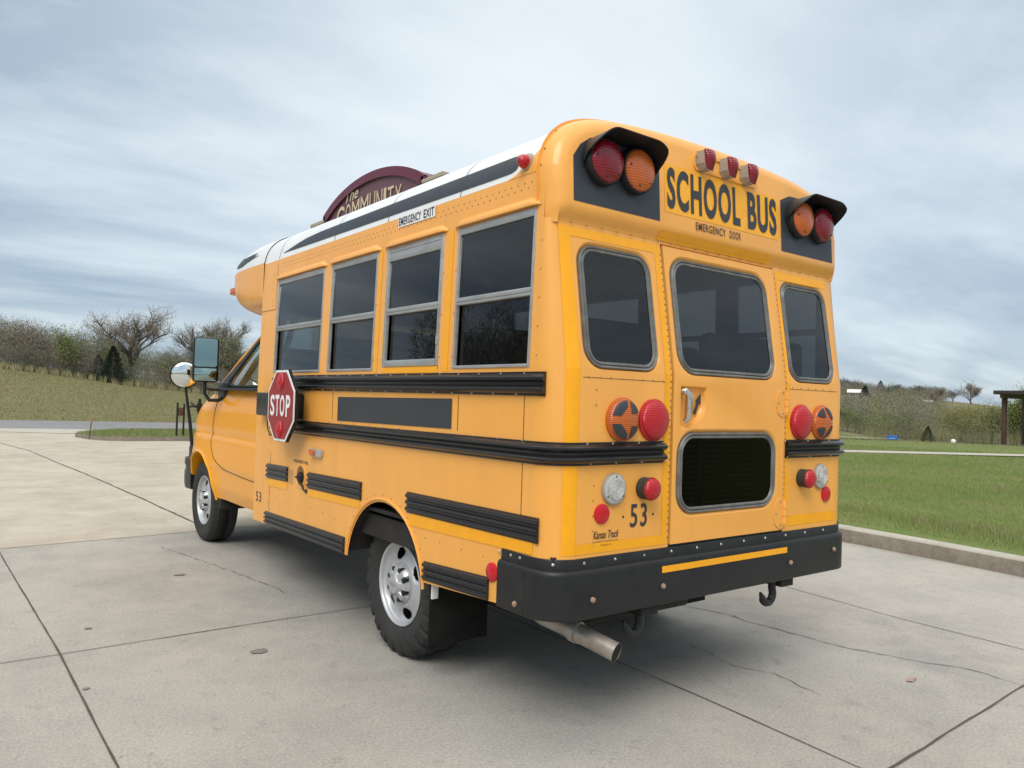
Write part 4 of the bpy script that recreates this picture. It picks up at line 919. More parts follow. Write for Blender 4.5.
for cx, cy, r in ((-.474, 1.796, .038), (-.377, 3.76, .035), (-1.138, 2.67, .018), (-1.29, 1.70, .014)):
    P = [(cx + r * (1 + rs.uniform(-.3, .3)) * math.cos(a) * 1.2, cy + r * (1 + rs.uniform(-.3, .3)) * math.sin(a)) for a in np.linspace(0, 2 * PI, 18)[:-1]]
    sheet('oil_stain', P, .0048, 'stain')
sheet('leaf_litter', [(2.10, -.34), (2.15, -.32), (2.20, -.335), (2.19, -.35), (2.12, -.36)], .006, 'rust')
# kerb
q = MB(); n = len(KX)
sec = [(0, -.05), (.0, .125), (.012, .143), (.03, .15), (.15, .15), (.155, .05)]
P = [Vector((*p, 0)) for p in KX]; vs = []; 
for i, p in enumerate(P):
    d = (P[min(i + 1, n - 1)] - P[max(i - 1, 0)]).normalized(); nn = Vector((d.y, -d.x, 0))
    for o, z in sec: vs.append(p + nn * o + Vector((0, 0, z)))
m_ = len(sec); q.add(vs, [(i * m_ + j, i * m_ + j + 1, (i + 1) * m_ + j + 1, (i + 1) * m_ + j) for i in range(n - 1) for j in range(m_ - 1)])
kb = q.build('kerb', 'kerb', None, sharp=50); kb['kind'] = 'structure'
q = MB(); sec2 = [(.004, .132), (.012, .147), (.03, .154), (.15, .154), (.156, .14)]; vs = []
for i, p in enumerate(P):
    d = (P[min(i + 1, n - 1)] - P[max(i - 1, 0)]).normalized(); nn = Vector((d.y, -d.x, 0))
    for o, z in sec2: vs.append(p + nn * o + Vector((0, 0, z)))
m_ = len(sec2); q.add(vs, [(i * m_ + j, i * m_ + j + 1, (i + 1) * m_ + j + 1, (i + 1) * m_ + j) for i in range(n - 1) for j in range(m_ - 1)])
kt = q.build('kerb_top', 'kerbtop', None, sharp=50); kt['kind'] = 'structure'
# road and island
sheet('road', [(-70, 27.5), (-6, 24.95), (-.24, 23.85), (1.2, 22.95), (3.9, 22.55), (5.84, 22.5), (14, 23.5), (22, 27), (17, 30.5), (11, 31), (6.7, 30.7), (.3, 32.3), (-70, 42)], .004, 'asphalt')
sheet('road_shoulder', [(-70, 27.4), (-6, 24.9), (-.24, 23.8), (1.2, 22.9), (5.8, 24.0), (1.0, 25.6), (-6, 26.6), (-70, 29.4)], .008, 'kerbtop')
isl = [(1.28, 21.2), (1.45, 20.1), (1.72, 19.55), (2.2, 19.30), (3.7, 19.20), (5.84, 19.15), (5.84, 22.5), (4.4, 23.0), (3.0, 23.1), (1.9, 22.3)]
sheet('island_grass', isl, .11, 'grass')
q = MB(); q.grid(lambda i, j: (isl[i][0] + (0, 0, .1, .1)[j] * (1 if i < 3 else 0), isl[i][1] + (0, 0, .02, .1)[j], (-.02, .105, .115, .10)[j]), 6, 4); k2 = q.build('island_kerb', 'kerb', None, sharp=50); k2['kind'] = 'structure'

# terrain
G0 = np.array([-1.91, -2.23])
def terr(az, r):
    """height by bearing (deg, from +Y towards +X) and distance"""
    ss = lambda t: np.clip(t, 0, 1) ** 2 * (3 - 2 * np.clip(t, 0, 1))
    zl = np.interp(az, [-60, -10, 3.6, 8, 11, 16, 30, 50], [3.2, 3.2, 2.55, 1.95, 1.45, .95, .6, .1])
    left = -.07 + (zl + .07) * ss((r - 33) / 42) + np.clip(r - 75, 0, 45) * .035
    kn = .85 * ss((64.5 - az) / 7) * ss((az - 40) / 10)
    right = .10 - 1.0 * ss((r - 34) / 30) + kn * ss((r - 38) / 22)
    hillz = np.interp(az, [50, 58, 62, 65, 68, 70, 74, 80], [9.5, 9.3, 8.6, 7.6, 6.4, 5.2, 3.5, 3.0])
    right = right + hillz * ss((r - 130) / 200)
    w = ss((az - 40) / 12)
    near = ss((r - 24) / 8)
    return (left * (1 - w) + right * w) * near + (-.07) * (1 - near) + .0 * r
AZ = np.concatenate([np.arange(-180, -20, 8), np.arange(-20, 80, .8), np.arange(80, 181, 8)]); RR = np.concatenate([[.5, 10, 18, 24], np.arange(27, 110, 3.5), np.arange(115, 345, 12), [400, 600, 1200, 3000]])
A2, R2 = np.meshgrid(np.radians(AZ), RR, indexing='ij'); Z2 = terr(np.degrees(A2), R2); Z2 = np.where(R2 > 340, Z2 - (R2 - 340) * .012, Z2)
Vt = np.stack([G0[0] + R2 * np.sin(A2), G0[1] + R2 * np.cos(A2), Z2], -1).reshape(-1, 3); nr_ = len(RR)
I, Jx = np.meshgrid(np.arange(len(AZ) - 1), np.arange(nr_ - 1), indexing='ij'); a = (I * nr_ + Jx).ravel(); Ft = np.stack([a, a + 1, a + nr_ + 1, a + nr_], -1)[:, ::-1]
te = fast('terrain', Vt, Ft, 'field', smooth=True); te['kind'] = 'structure'
def P_at(az, r, dz=0):
    a = math.radians(az); return Vector((G0[0] + r * math.sin(a), G0[1] + r * math.cos(a), float(terr(np.array(az), np.array(r))) + dz))
# lawn to the right of the kerb, meeting the terrain further out
lw = [(x + .15, y) for x, y in KX]
nx = 40; q = MB()
def fl_(i, j):
    y = mid(-16, 22.6, i / 50); x0 = float(np.interp(y, [p[1] for p in lw], [p[0] for p in lw])); t = j / nx; x = x0 + 58 * t ** 1.6
    z = .135 + .02 * math.sin(x * .8 + y * .5) * min(1, t * 8); d = math.hypot(x - G0[0], y - G0[1]); az = math.degrees(math.atan2(x - G0[0], y - G0[1]))
    zt = float(terr(np.array(az), np.array(d))) + .04 if d > 27 else z
    return (x, y, z if d < 27 else mid(z, zt, min(1, (d - 27) / 6)))
q.grid(fl_, 51, nx + 1); lawn = q.build('lawn', 'grass', None, fixn=False); lawn['kind'] = 'structure'
if lawn.data.polygons[5].normal.z < 0: lawn.data.flip_normals()
def strip_path(name, pts, wd, dz, m):
    q = MB(); P = [Vector(p) for p in pts]; Q = []
    for i in range(len(P) - 1):
        for s in range(12): Q.append(P[i].lerp(P[i + 1], s / 12))
    Q.append(P[-1]); vs = []
    for i, p in enumerate(Q):
        d = (Q[min(i + 1, len(Q) - 1)] - Q[max(i - 1, 0)]).normalized(); nn = Vector((-d.y, d.x))
        for s in (-1, 1):
            c = p + nn * wd / 2 * s; r = math.hypot(c.x - G0[0], c.y - G0[1]); az = math.degrees(math.atan2(c.x - G0[0], c.y - G0[1]))
            z = .150 if r < 27 else max(.150 if r < 33 else -9, float(terr(np.array(az), np.array(r))) + .08)
            vs.append((c.x, c.y, z + dz))
    q.add(vs, [(2 * i, 2 * i + 1, 2 * i + 3, 2 * i + 2) for i in range(len(Q) - 1)]); o = q.build(name, m, None, fixn=False); o['kind'] = 'structure'; return o
strip_path('footpath', [(8, 14.5), (14, 12.2), (19.8, 10.1), (25.2, 7.1), (33, 2.5)], 1.1, .012, 'kerbtop')
strip_path('footpath', [(22, 20), (31.0, 15.6), (33.2, 14.9)], .9, .05, 'kerbtop')

# ---------------- grass blades on the lawn
MT['blade'] = mat('grass_blades', (.155, .25, .050), .7, col2=(.26, .29, .095), vscale=.9)
MT['dryblade'] = mat('dry_grass_blades', (.33, .285, .165), .8, col2=(.24, .215, .10), vscale=1.2)
rng = np.random.default_rng(3)
def blades(name, xy, z, h, w_, mats, mi, lean_=.5):
    n = len(xy); a = rng.uniform(0, 2 * PI, n); b = rng.uniform(0, 2 * PI, n); l = rng.uniform(0, lean_, n) * h
    p = np.column_stack([xy, z]); sx, sy = np.cos(a) * w_ / 2, np.sin(a) * w_ / 2; o = np.zeros(n)
    v0 = p + np.column_stack([sx, sy, o]); v1 = p - np.column_stack([sx, sy, o]); v2 = p + np.column_stack([np.cos(b) * l, np.sin(b) * l, h])
    V = np.stack([v0, v1, v2], 1).reshape(-1, 3); F = np.arange(3 * n).reshape(-1, 3)
    o_ = fast(name, V, F, None, mats=mats, mi=mi); return o_
def lawn_z(x, y):
    return .135 + .02 * np.sin(x * .8 + y * .5) * .6
n = 230000; u = rng.random(n); az = rng.uniform(48, 80, n); r = 7.2 * (30 / 7.2) ** (u ** .85)
x = G0[0] + r * np.sin(np.radians(az)); y = G0[1] + r * np.cos(np.radians(az)); kx = np.interp(y, [p[1] for p in lw], [p[0] for p in lw]); ok = x > kx + .02
# keep the footpath clear
pd = np.abs((x - 19.8) * (7.1 - 10.1) - (y - 10.1) * (25.2 - 19.8)) / math.hypot(5.4, 3.0); ok &= ~((pd < .8) & (x > 17))
x, y, r, kx = x[ok], y[ok], r[ok], kx[ok]
dk = x - kx; patch = np.sin(x * 1.7 + np.sin(y * 1.3) * 2) * np.sin(y * 1.1 + np.sin(x * .9) * 2)
tall = 1.0 * np.exp(-((dk - 1.1) / .45) ** 2); h = rng.uniform(.016, .042, len(x)) * (1 + r / 30) * (1 + .9 * tall * (patch > -.2)); h = np.where(dk < .35, h * .6, h)
dry = (rng.random(len(x)) < (.16 + .28 * (patch > .3) + .55 * np.exp(-(dk / .22) ** 2) * (y < 1.2)))
g = blades('lawn_grass', np.column_stack([x, y]), lawn_z(x, y) - .01, h, .007 * (.6 + r / 14), ['blade', 'dryblade'], dry.astype(int)); tag(g, 'short green spring grass of the lawn behind the kerb', 'grass', kind='stuff')
n = 16000; t = rng.random((n, 2)); x = 1.3 + t[:, 0] * 4.5; y = 19.2 + t[:, 1] * 3.9
import itertools
def inside(x, y, P):
    c = np.zeros(len(x), bool)
    for i in range(len(P)):
        x1, y1 = P[i]; x2, y2 = P[i - 1]; k = ((y1 > y) != (y2 > y)); c ^= k & (x < (x2 - x1) * (y - y1) / (y2 - y1 + 1e-12) + x1)
    return c
ok = inside(x, y, isl); x, y = x[ok], y[ok]
g = blades('island_turf', np.column_stack([x, y]), np.full(len(x), .10), rng.uniform(.04, .09, len(x)), .02, ['blade', 'dryblade'], (rng.random(len(x)) < .3).astype(int)); tag(g, 'grass on the kerbed island beside the road', 'grass', kind='stuff')
def field_blades(name, az0, az1, r0, r1, n, h0, h1, w_, dryf, label):
    az = rng.uniform(az0, az1, n); r = r0 + (r1 - r0) * rng.random(n); xx = G0[0] + r * np.sin(np.radians(az)); yy = G0[1] + r * np.cos(np.radians(az))
    if h1 > .5: k_ = (np.sin(az * 9) + np.sin(az * 23 + 1) * .7 + rng.normal(size=n) * .5) > 0; az, r, xx, yy = az[k_], r[k_], xx[k_], yy[k_]; n = len(az)
    z = terr(az, r); pt = np.sin(xx * .35 + np.sin(yy * .3)) * np.sin(yy * .28)
    g = blades(name, np.column_stack([xx, yy]), z - .02, rng.uniform(h0, h1, n), w_ * (r / 50), ['blade', 'dryblade'], (rng.random(n) < dryf + .2 * pt).astype(int)); tag(g, label, 'grass', kind='stuff')
field_blades('field_grass', -4, 18, 34, 74, 90000, .05, .12, .05, .85, 'short mown grass of the field rising beyond the road')
field_blades('tall_dead_grass', -4, 19, 70, 75, 16000, .2, .75, .05, .9, 'tall dead tan grass at the foot of the left treeline')
field_blades('rough_grass', 56, 76, 31, 62, 70000, .04, .12, .05, .68, 'rough dry grass between the footpath and the trees')

# ---------------- trees
MT['bark'] = mat('bark', (.13, .105, .085), .9, col2=(.20, .175, .15), vscale=3)
MT['twig'] = mat('grey_brown_twigs', (.20, .185, .145), .9, col2=(.27, .255, .205), vscale=.4)
MT['twigdark'] = mat('dark_brown_twigs', (.11, .095, .075), .9, col2=(.15, .13, .105), vscale=.4)
MT['bud'] = mat('reddish_buds', (.23, .175, .13), .9, col2=(.28, .23, .18), vscale=.4)
MT['leafy'] = mat('yellow_green_leaves', (.21, .26, .045), .8, col2=(.16, .21, .04), vscale=.3)
MT['leafg'] = mat('spring_green_leaves', (.13, .17, .05), .8, col2=(.18, .20, .07), vscale=.3)
MT['leafo'] = mat('olive_leaves', (.30, .25, .06), .8, col2=(.22, .21, .06), vscale=.3)
MT['conifer'] = mat('dark_conifer', (.020, .036, .018), .85, col2=(.038, .058, .026), vscale=.8)
MT['spruce'] = mat('blue_green_spruce', (.020, .042, .040), .85, col2=(.035, .06, .055), vscale=.5)
def rv3(n):
    v = rng.normal(size=(n, 3)); return v / np.linalg.norm(v, axis=1, keepdims=True)
def shards(c, d, ln, wd):
    """thin triangles at c along d"""
    n = len(c); s = np.cross(d, rv3(n)); s /= np.linalg.norm(s, axis=1, keepdims=True) + 1e-9
    ln = np.asarray(ln).reshape(-1, 1) * np.ones((n, 1)); wd = np.asarray(wd).reshape(-1, 1) * np.ones((n, 1))
    return np.stack([c - s * wd / 2, c + s * wd / 2, c + d * ln], 1).reshape(-1, 3)
def limbs(h, spread, rad, depth=4, seed=0, fork=.28, kids=(3, 4), rise=.5):
    r_ = random.Random(seed); q = MB(); tips = []
    def grow(p, d, L_, rd, lv):
        P = [p]; dd = d.copy()
        for s in range(4):
            dd = (dd + Vector((r_.uniform(-1, 1), r_.uniform(-1, 1), r_.uniform(-.5, .9))) * .13).normalized(); P.append(P[-1] + dd * L_ / 4)
        q.tube(P, [rd, rd * .88, rd * .75, rd * .62, rd * .5], 6 if lv < 2 else 4, cap=False)
        if lv >= depth: tips.append((P[-1], dd)); tips.append((P[2], dd)); return
        for k in range(r_.randint(*kids)):
            t = r_.uniform(.35, 1) if k else 1; a = P[min(4, int(t * 4))]; az = r_.uniform(0, 2 * PI); sp = spread * r_.uniform(.5, 1.1)
            nd_ = (dd + Vector((math.cos(az), math.sin(az), rise * r_.uniform(-.2, 1))) * sp).normalized(); grow(a, nd_, L_ * r_.uniform(.58, .82), rd * .55, lv + 1)
    grow(Vector((0, 0, -.1)), Vector((0, 0, 1)), h * fork, rad, 0); return q, tips
def put_tree(name, loc, h, wid, kind, seed, label, cat='tree', group=None, dens=1.0, mats=None):
    t = thing(name, loc, label, cat, group); o = Vector(loc)
    if kind in ('bare', 'leafing'):
        q, tips = limbs(h, .95, h * .013, 4, seed, .20, (4, 5), .5)
        zz = max(p[0].z for p in tips); xy = float(np.percentile([math.hypot(p[0].x, p[0].y) for p in tips], 86)); sx, sz = wid / 2 / xy * .95, h * .95 / zz
        cx0 = sum(p[0].x for p in tips) / len(tips); cy0 = sum(p[0].y for p in tips) / len(tips)
        tips = [(Vector((p.x - cx0 * max(0, p.z / zz), p.y - cy0 * max(0, p.z / zz), p.z)), d) for p, d in tips]; q.v = [(x - cx0 * max(0, z / zz), y - cy0 * max(0, z / zz), z) for x, y, z in q.v]
        q.v = [(x * sx + o.x, y * sx + o.y, z * sz + o.z) for x, y, z in q.v]; q.build('trunk', 'bark', t, smooth=False, fixn=False)
        T = np.array([[p[0].x * sx, p[0].y * sx, p[0].z * sz] for p in tips]); D = np.array([list(p[1]) for p in tips]); k = max(2, int(4 * dens * 700 / len(tips)))
        C = np.repeat(T, k, 0) + rng.normal(size=(len(T) * k, 3)) * wid * .022; Dr = np.repeat(D, k, 0) + rv3(len(C)) * .9; Dr /= np.linalg.norm(Dr, axis=1, keepdims=True)
        V = shards(C, Dr, rng.uniform(.3, .8, len(C)) * h / 9, .03 * h / 9); m1 = mats or ['twig', 'bud']; nl = len(C)
        C2 = np.repeat(T, k, 0) + rng.normal(size=(nl, 3)) * wid * .03; V2 = shards(C2, rv3(nl), rng.uniform(.06, .16, nl) * h / 9 * (1.6 if kind == 'leafing' else 1), .08 * h / 9 * (1.7 if kind == 'leafing' else 1))
        V = np.concatenate([V, V2]); F = np.arange(len(V)).reshape(-1, 3); mi = np.concatenate([np.zeros(nl), np.ones(nl)])
        c = fast('crown', V + np.array(o), F, None, parent=t, mats=m1, mi=mi, loc=loc); return t
    if kind == 'conifer':
        q = MB(); q.tube([o + Vector((0, 0, -.1)), o + Vector((0, 0, h * .5)), o + Vector((0, 0, h * .96))], [h * .025, h * .015, .01], 6, cap=False); q.build('trunk', 'bark', t, smooth=False, fixn=False)
        n = int(9000 * dens); z = rng.random(n) ** 1.15; az = rng.uniform(0, 2 * PI, n); lob = 1 + .16 * np.sin(az * 3 + seed + z * 9) + .12 * np.sin(az * 7 + z * 25) ; rr = (1 - z) ** .75 * wid / 2 * lob * rng.random(n) ** .35 * (1 + .12 * np.sin(z * 40)); rr *= np.minimum(1, (z + .04) / .10)
        C = np.column_stack([rr * np.cos(az), rr * np.sin(az), .05 * h + z * h * .95]); D = np.column_stack([np.cos(az), np.sin(az), rng.uniform(-.3, .9, n)]); D /= np.linalg.norm(D, axis=1, keepdims=True)
        V = shards(C, D, rng.uniform(.05, .11, n) * h / 2.2, .035 * h / 2.2); F = np.arange(len(V)).reshape(-1, 3); fast('crown', V + np.array(o), F, None, parent=t, mats=mats or ['conifer'], mi=np.zeros(len(F)), loc=loc); return t
    if kind == 'bushy':
        q, tips = limbs(h, .75, h * .020, 3, seed, .3, (4, 6), .7); zz = max(p[0].z for p in tips); xy = max(math.hypot(p[0].x, p[0].y) for p in tips); sx, sz = wid / 2 / xy * .8, h * .85 / zz
        q.v = [(x * sx + o.x, y * sx + o.y, z * sz + o.z) for x, y, z in q.v]; q.build('trunk', 'bark', t, smooth=False, fixn=False)
        T = np.array([[p[0].x * sx, p[0].y * sx, p[0].z * sz] for p in tips]); k = max(2, int(5200 * dens / len(T)))
        C = np.repeat(T, k, 0) + rng.normal(size=(len(T) * k, 3)) * np.array([wid * .075, wid * .075, h * .07]); n = len(C); V = shards(C, rv3(n), rng.uniform(.05, .12, n) * h / 4, .07 * h / 4); F = np.arange(len(V)).reshape(-1, 3)
        fast('crown', V + np.array(o), F, None, parent=t, mats=mats or ['leafy', 'twig'], mi=(rng.random(n) < .3).astype(int), loc=loc); return t
def woods(name, specs, label):
    """specs: (az, r, h, w, twig share, leaf material index 2..4, density): one mass of many small trees"""
    Vs, Ms = [], []
    for az, r, h, w_, tw, lm, dn in specs:
        b = np.array(P_at(az, r)); ln = h / 6
        n = int(1150 * dn); u = rv3(n) * (rng.random((n, 1)) ** .45); sq = 1 + .2 * np.sin(3 * np.arctan2(u[:, 1], u[:, 0]) + r); C = u * np.array([w_ / 2, w_ / 2, h * .46]) * sq[:, None] + np.array([0, 0, h * .52]); C[:, 2] = np.maximum(C[:, 2], .05)
        k = rng.random(n) < tw; D = np.where(k[:, None], u * .6 + np.array([0, 0, .45]) + rv3(n) * .7, rv3(n)); D /= np.linalg.norm(D, axis=1, keepdims=True)
        L_ = np.where(k, rng.uniform(.35, .95, n), rng.uniform(.10, .22, n)) * ln; fr = 1 if r < 110 else 2.6; Wd = np.where(k, .032, .13) * ln * fr
        Vs.append(shards(C, D, L_, Wd) + b); Ms.append(np.where(k, rng.choice([0, 0, 1], n), lm))
        st_ = rng.integers(2, 5); C = np.column_stack([rng.normal(size=(st_, 2)) * w_ * .12, np.full(st_, -.1)]); D = np.column_stack([rng.normal(size=(st_, 2)) * .14, np.ones(st_)]); Vs.append(shards(C, D, h * rng.uniform(.6, 1.0, st_), .10 * ln * 1.3) + b); Ms.append(np.full(st_, 1))
    V = np.concatenate(Vs); mi = np.concatenate(Ms); F = np.arange(len(V)).reshape(-1, 3); o = fast(name, V, F, None, mats=['twig', 'twigdark', 'leafy', 'leafg', 'leafo', 'bud', 'conifer'], mi=mi); tag(o, label, 'woods', kind='stuff'); return o
R_ = random.Random(11)
sp = []
for k in range(150):
    az = R_.uniform(-8, 27); r = R_.uniform(74, 92); top = np.interp(az, [-8, 3.6, 5.5, 7.5, 9, 12, 16, 27], [6.0, 5.8, 5.1, 4.9, 5.2, 4.5, 5.2, 6]) ; top = top * R_.uniform(.62, .92) - (r - 74) * .015
    lm = R_.choice([2, 3, 3, 3, 5]); sp.append((az, r, top, R_.uniform(3, 5), R_.choice([.85, .7, .5, .3]), lm, 1.5))
for k in range(210): sp.append((R_.uniform(-8, 27), R_.uniform(72.5, 76), R_.uniform(1.0, 2.6), R_.uniform(2, 3.6), .85, R_.choice([3, 3, 5]), .8))
woods('thicket', sp, 'dense leafless thicket of grey brown brush and small trees along the left skyline')
put_tree('bare_tree', P_at(10.9, 79), 7.9, 8.6, 'bare', 4, 'largest leafless tree with a wide rounded crown above the left thicket', dens=1.3, mats=['twig', 'bud'])
put_tree('bare_tree', P_at(15.2, 84), 7.6, 5.0, 'bare', 9, 'tall leafless tree rising just behind the bus door mirror', dens=1.2)
put_tree('bare_tree', P_at(16.6, 82), 7.8, 5.0, 'bare', 12, 'leafless tree half hidden behind the nose of the bus', dens=1.2)
put_tree('green_tree', P_at(17.2, 77), 6.2, 5.4, 'leafing', 14, 'green leafing tree touching the bus at the left', dens=1.4, mats=['twig', 'leafg'])
put_tree('cedar_tree', P_at(9.75, 71.5), 3.1, 2.3, 'conifer', 1, 'dark green cedar standing at the edge of the left field', dens=1)
put_tree('cedar_tree', P_at(8.9, 73), 2.2, 1.7, 'conifer', 2, 'smaller darker cedar just left of the big cedar', dens=.7)
put_tree('sapling', P_at(7.2, 73), 4.6, 3.0, 'bushy', 3, 'bright yellow green sapling at the edge of the thicket, left of the cedars', dens=.8)
put_tree('sapling', P_at(9.25, 75), 4.0, 1.8, 'bushy', 5, 'slim yellow green sapling rising just behind the cedars', dens=.6)
put_tree('sapling', P_at(13.5, 74), 2.9, 2.0, 'bushy', 6, 'yellow green sapling standing low behind the round mirror', dens=.6)
# right hand valley and hill
sp = []
for k in range(150):
    az = R_.uniform(57, 77); r = R_.uniform(68, 100); h = np.interp(az, [57, 61, 64, 66, 68, 70, 74, 77], [3.0, 3.0, 2.9, 3.0, 3.2, 3.3, 4.2, 4.8]) * R_.uniform(.65, 1.08); lm = R_.choice([2, 3, 3, 3, 5]) if az < 67 else R_.choice([4, 4, 2, 3, 3])
    sp.append((az, r, h, R_.uniform(2.6, 4.6), R_.choice([.92, .7, .4, .25]) if az < 66.5 else R_.choice([.5, .25, .6]), lm, 1.3))
for k in range(120): sp.append((R_.uniform(57, 77), R_.uniform(65.5, 72), R_.uniform(.9, 1.7), R_.uniform(1.8, 3.2), R_.choice([.8, .4, .25]), R_.choice([3, 3, 4, 2]), .7))
woods('valley_woods', sp, 'grey and yellow green spring trees filling the valley beyond the lawn')
sp = []
for k in range(260):
    az = R_.uniform(54, 66.5); r = R_.uniform(115, 325)
    if 60.5 < az < 62.4 and 195 < r < 235: continue
    sp.append((az, r, R_.uniform(2.8, 4.8), R_.uniform(7, 11), R_.choice([.9, .7, .45]), R_.choice([3, 3, 4, 5]), .9))
for k in range(26): sp.append((R_.uniform(60, 66.8), R_.uniform(270, 322), R_.uniform(3.6, 5.4), R_.uniform(5, 8), .25, 6, 1.0))
for k in range(16): sp.append((R_.uniform(57, 66), R_.uniform(150, 240), R_.uniform(2.6, 3.6), R_.uniform(4, 6), .25, R_.choice([2, 3]), 1.0))
woods('hillside_woods', sp, 'brown leafless woods covering the far hillside behind the bus')
put_tree('lone_tree', P_at(68.15, 280), 8.2, 5.6, 'bare', 21, 'lone leafless tree with a tall bare trunk on the crest of the far hill', dens=1.6, mats=['twig', 'bud'])
put_tree('crest_tree', P_at(67.1, 290), 4.6, 5.5, 'leafing', 22, 'low rounded leafless tree on the crest just left of the lone tree', dens=1.2, mats=['twig', 'twigdark'])
put_tree('crest_tree', P_at(66.3, 225), 6.2, 4.0, 'leafing', 23, 'tall slender reddish tree on the hillside left of the crest', dens=1.4, mats=['twig', 'bud'])
put_tree('crest_tree', P_at(65.2, 300), 5.0, 5.6, 'leafing', 24, 'dark broad green tree near the top of the far hill', dens=1.8, mats=['twigdark', 'conifer'])
put_tree('crest_tree', P_at(64.0, 300), 4.8, 4.8, 'leafing', 25, 'round dark green tree left of the dark broad tree on the hill', dens=1.8, mats=['twigdark', 'spruce'])
put_tree('crest_tree', P_at(62.9, 300), 5.2, 4.4, 'conifer', 26, 'dark pointed evergreen on the skyline above the blue sign', dens=.5)
put_tree('spruce_tree', P_at(61.95, 225), 4.8, 3.7, 'conifer', 27, 'dark blue green spruce standing beside the white roofed house', dens=1, mats=['spruce'])
put_tree('evergreen_bush', P_at(65.75, 64), 1.3, 1.1, 'conifer', 28, 'small dark evergreen bush at the edge of the valley trees', dens=.6)
put_tree('willow_tree', P_at(60.9, 72), 2.6, 2.8, 'bushy', 29, 'bright green young tree just right of the bus', dens=.9, mats=['leafg', 'leafy'])
put_tree('willow_tree', P_at(64.2, 74), 2.7, 3.4, 'bushy', 30, 'rounded green tree in the valley right of the blue sign', dens=.9, mats=['leafg', 'twig'])
put_tree('willow_tree', P_at(67.6, 74), 3.5, 5.0, 'bushy', 31, 'golden olive willow in the middle of the valley trees', dens=1.4, mats=['leafo', 'leafy'])
put_tree('willow_tree', P_at(69.3, 72), 3.5, 3.6, 'bushy', 32, 'fresh green tree behind the near post of the shelter', dens=1.2, mats=['leafg', 'leafo'])
put_tree('willow_tree', P_at(70.9, 70), 5.2, 4.2, 'bushy', 33, 'tall green tree rising above the shelter roof at the right edge', dens=1.2, mats=['leafg', 'leafy'])
# ---------------- far house
MT['wallwhite'] = mat('pale_siding', (.42, .42, .42), .7); MT['roofwhite'] = mat('white_metal_roof', (.80, .80, .80), .4); MT['wood'] = mat('brown_stained_wood', (.075, .030, .022), .6, col2=(.11, .05, .035), vscale=6)
def house(az, r, L_, dpt, hh, rot, label, dz=0):
    p = P_at(az, r, dz); t = thing('house', p, label, 'house'); Rz = Matrix.Rotation(math.radians(rot), 4, 'Z')
    def tr(q): q.v = [tuple(p + Rz @ Vector(v)) for v in q.v]; return q
    q = MB(); q.box(-L_ / 2, L_ / 2, -dpt / 2, dpt / 2, -1.5, hh); tr(q).build('wall', 'wallwhite', t, smooth=False)
    q = MB(); a = L_ / 2 + .4; b = dpt / 2 + .4; q.add([(-a, -b, hh), (a, -b, hh), (a, b, hh), (-a, b, hh), (-a, 0, hh + dpt * .28), (a, 0, hh + dpt * .28), (-a, -b, hh - .15), (a, -b, hh - .15), (a, b, hh - .15), (-a, b, hh - .15)], [(0, 1, 5, 4), (3, 4, 5, 2), (0, 4, 3), (1, 2, 5), (6, 7, 1, 0), (8, 9, 3, 2), (6, 9, 8, 7)]); tr(q).build('roof', 'roofwhite', t, smooth=False)
    for x in (-.3, -.08, .14, .33): q = MB(); q.box(x * L_ - .25, x * L_ + .25, -dpt / 2 - .03, -dpt / 2 + .02, .4, .9); tr(q).build('window', 'decal', t, smooth=False)
house(61.35, 236, 3.4, 3.0, 1.4, -62, 'low pale house with a white roof on the far hillside beside the spruce', .9)
house(65.7, 235, 1.8, 1.6, 1.1, -60, 'tiny white roofed shed between the trees high on the far hill', .3)
# ---------------- shelter at the right edge
sp_ = Vector((37.75, 12.25, float(terr(np.array(69.8), np.array(42.2)))))
t = thing('shelter', sp_, 'open shelter with a flat dark roof on reddish brown posts at the right edge', 'shelter'); rz = Matrix.Rotation(math.radians(-7.5), 4, 'Z')
def trs(q): q.v = [tuple(sp_ + rz @ Vector(v)) for v in q.v]; return q
q = MB(); q.box(-.5, 4.4, -3.8, .25, 2.42, 2.60, .02); trs(q).build('roof', mat('dark_shelter_roof', (.045, .035, .032), .6), t)
for y in (-3.1, 0): q = MB(); q.box(-.3, 4.0, y - .05, y + .05, 2.25, 2.415); trs(q).build('beam', mat('beam_wood', (.17, .13, .10), .7), t)
for x in (0, 1.75, 3.5):
    for y in (-3.1, 0):
        q = MB(); q.box(x - .085, x + .085, y - .085, y + .085, -.1, 2.248, .01); po = trs(q).build('post', 'wood', t); q = MB(); q.box(x - .2, x + .2, y - .2, y + .2, -.2, .10, .02); trs(q).build('post_footing', 'kerb', po)
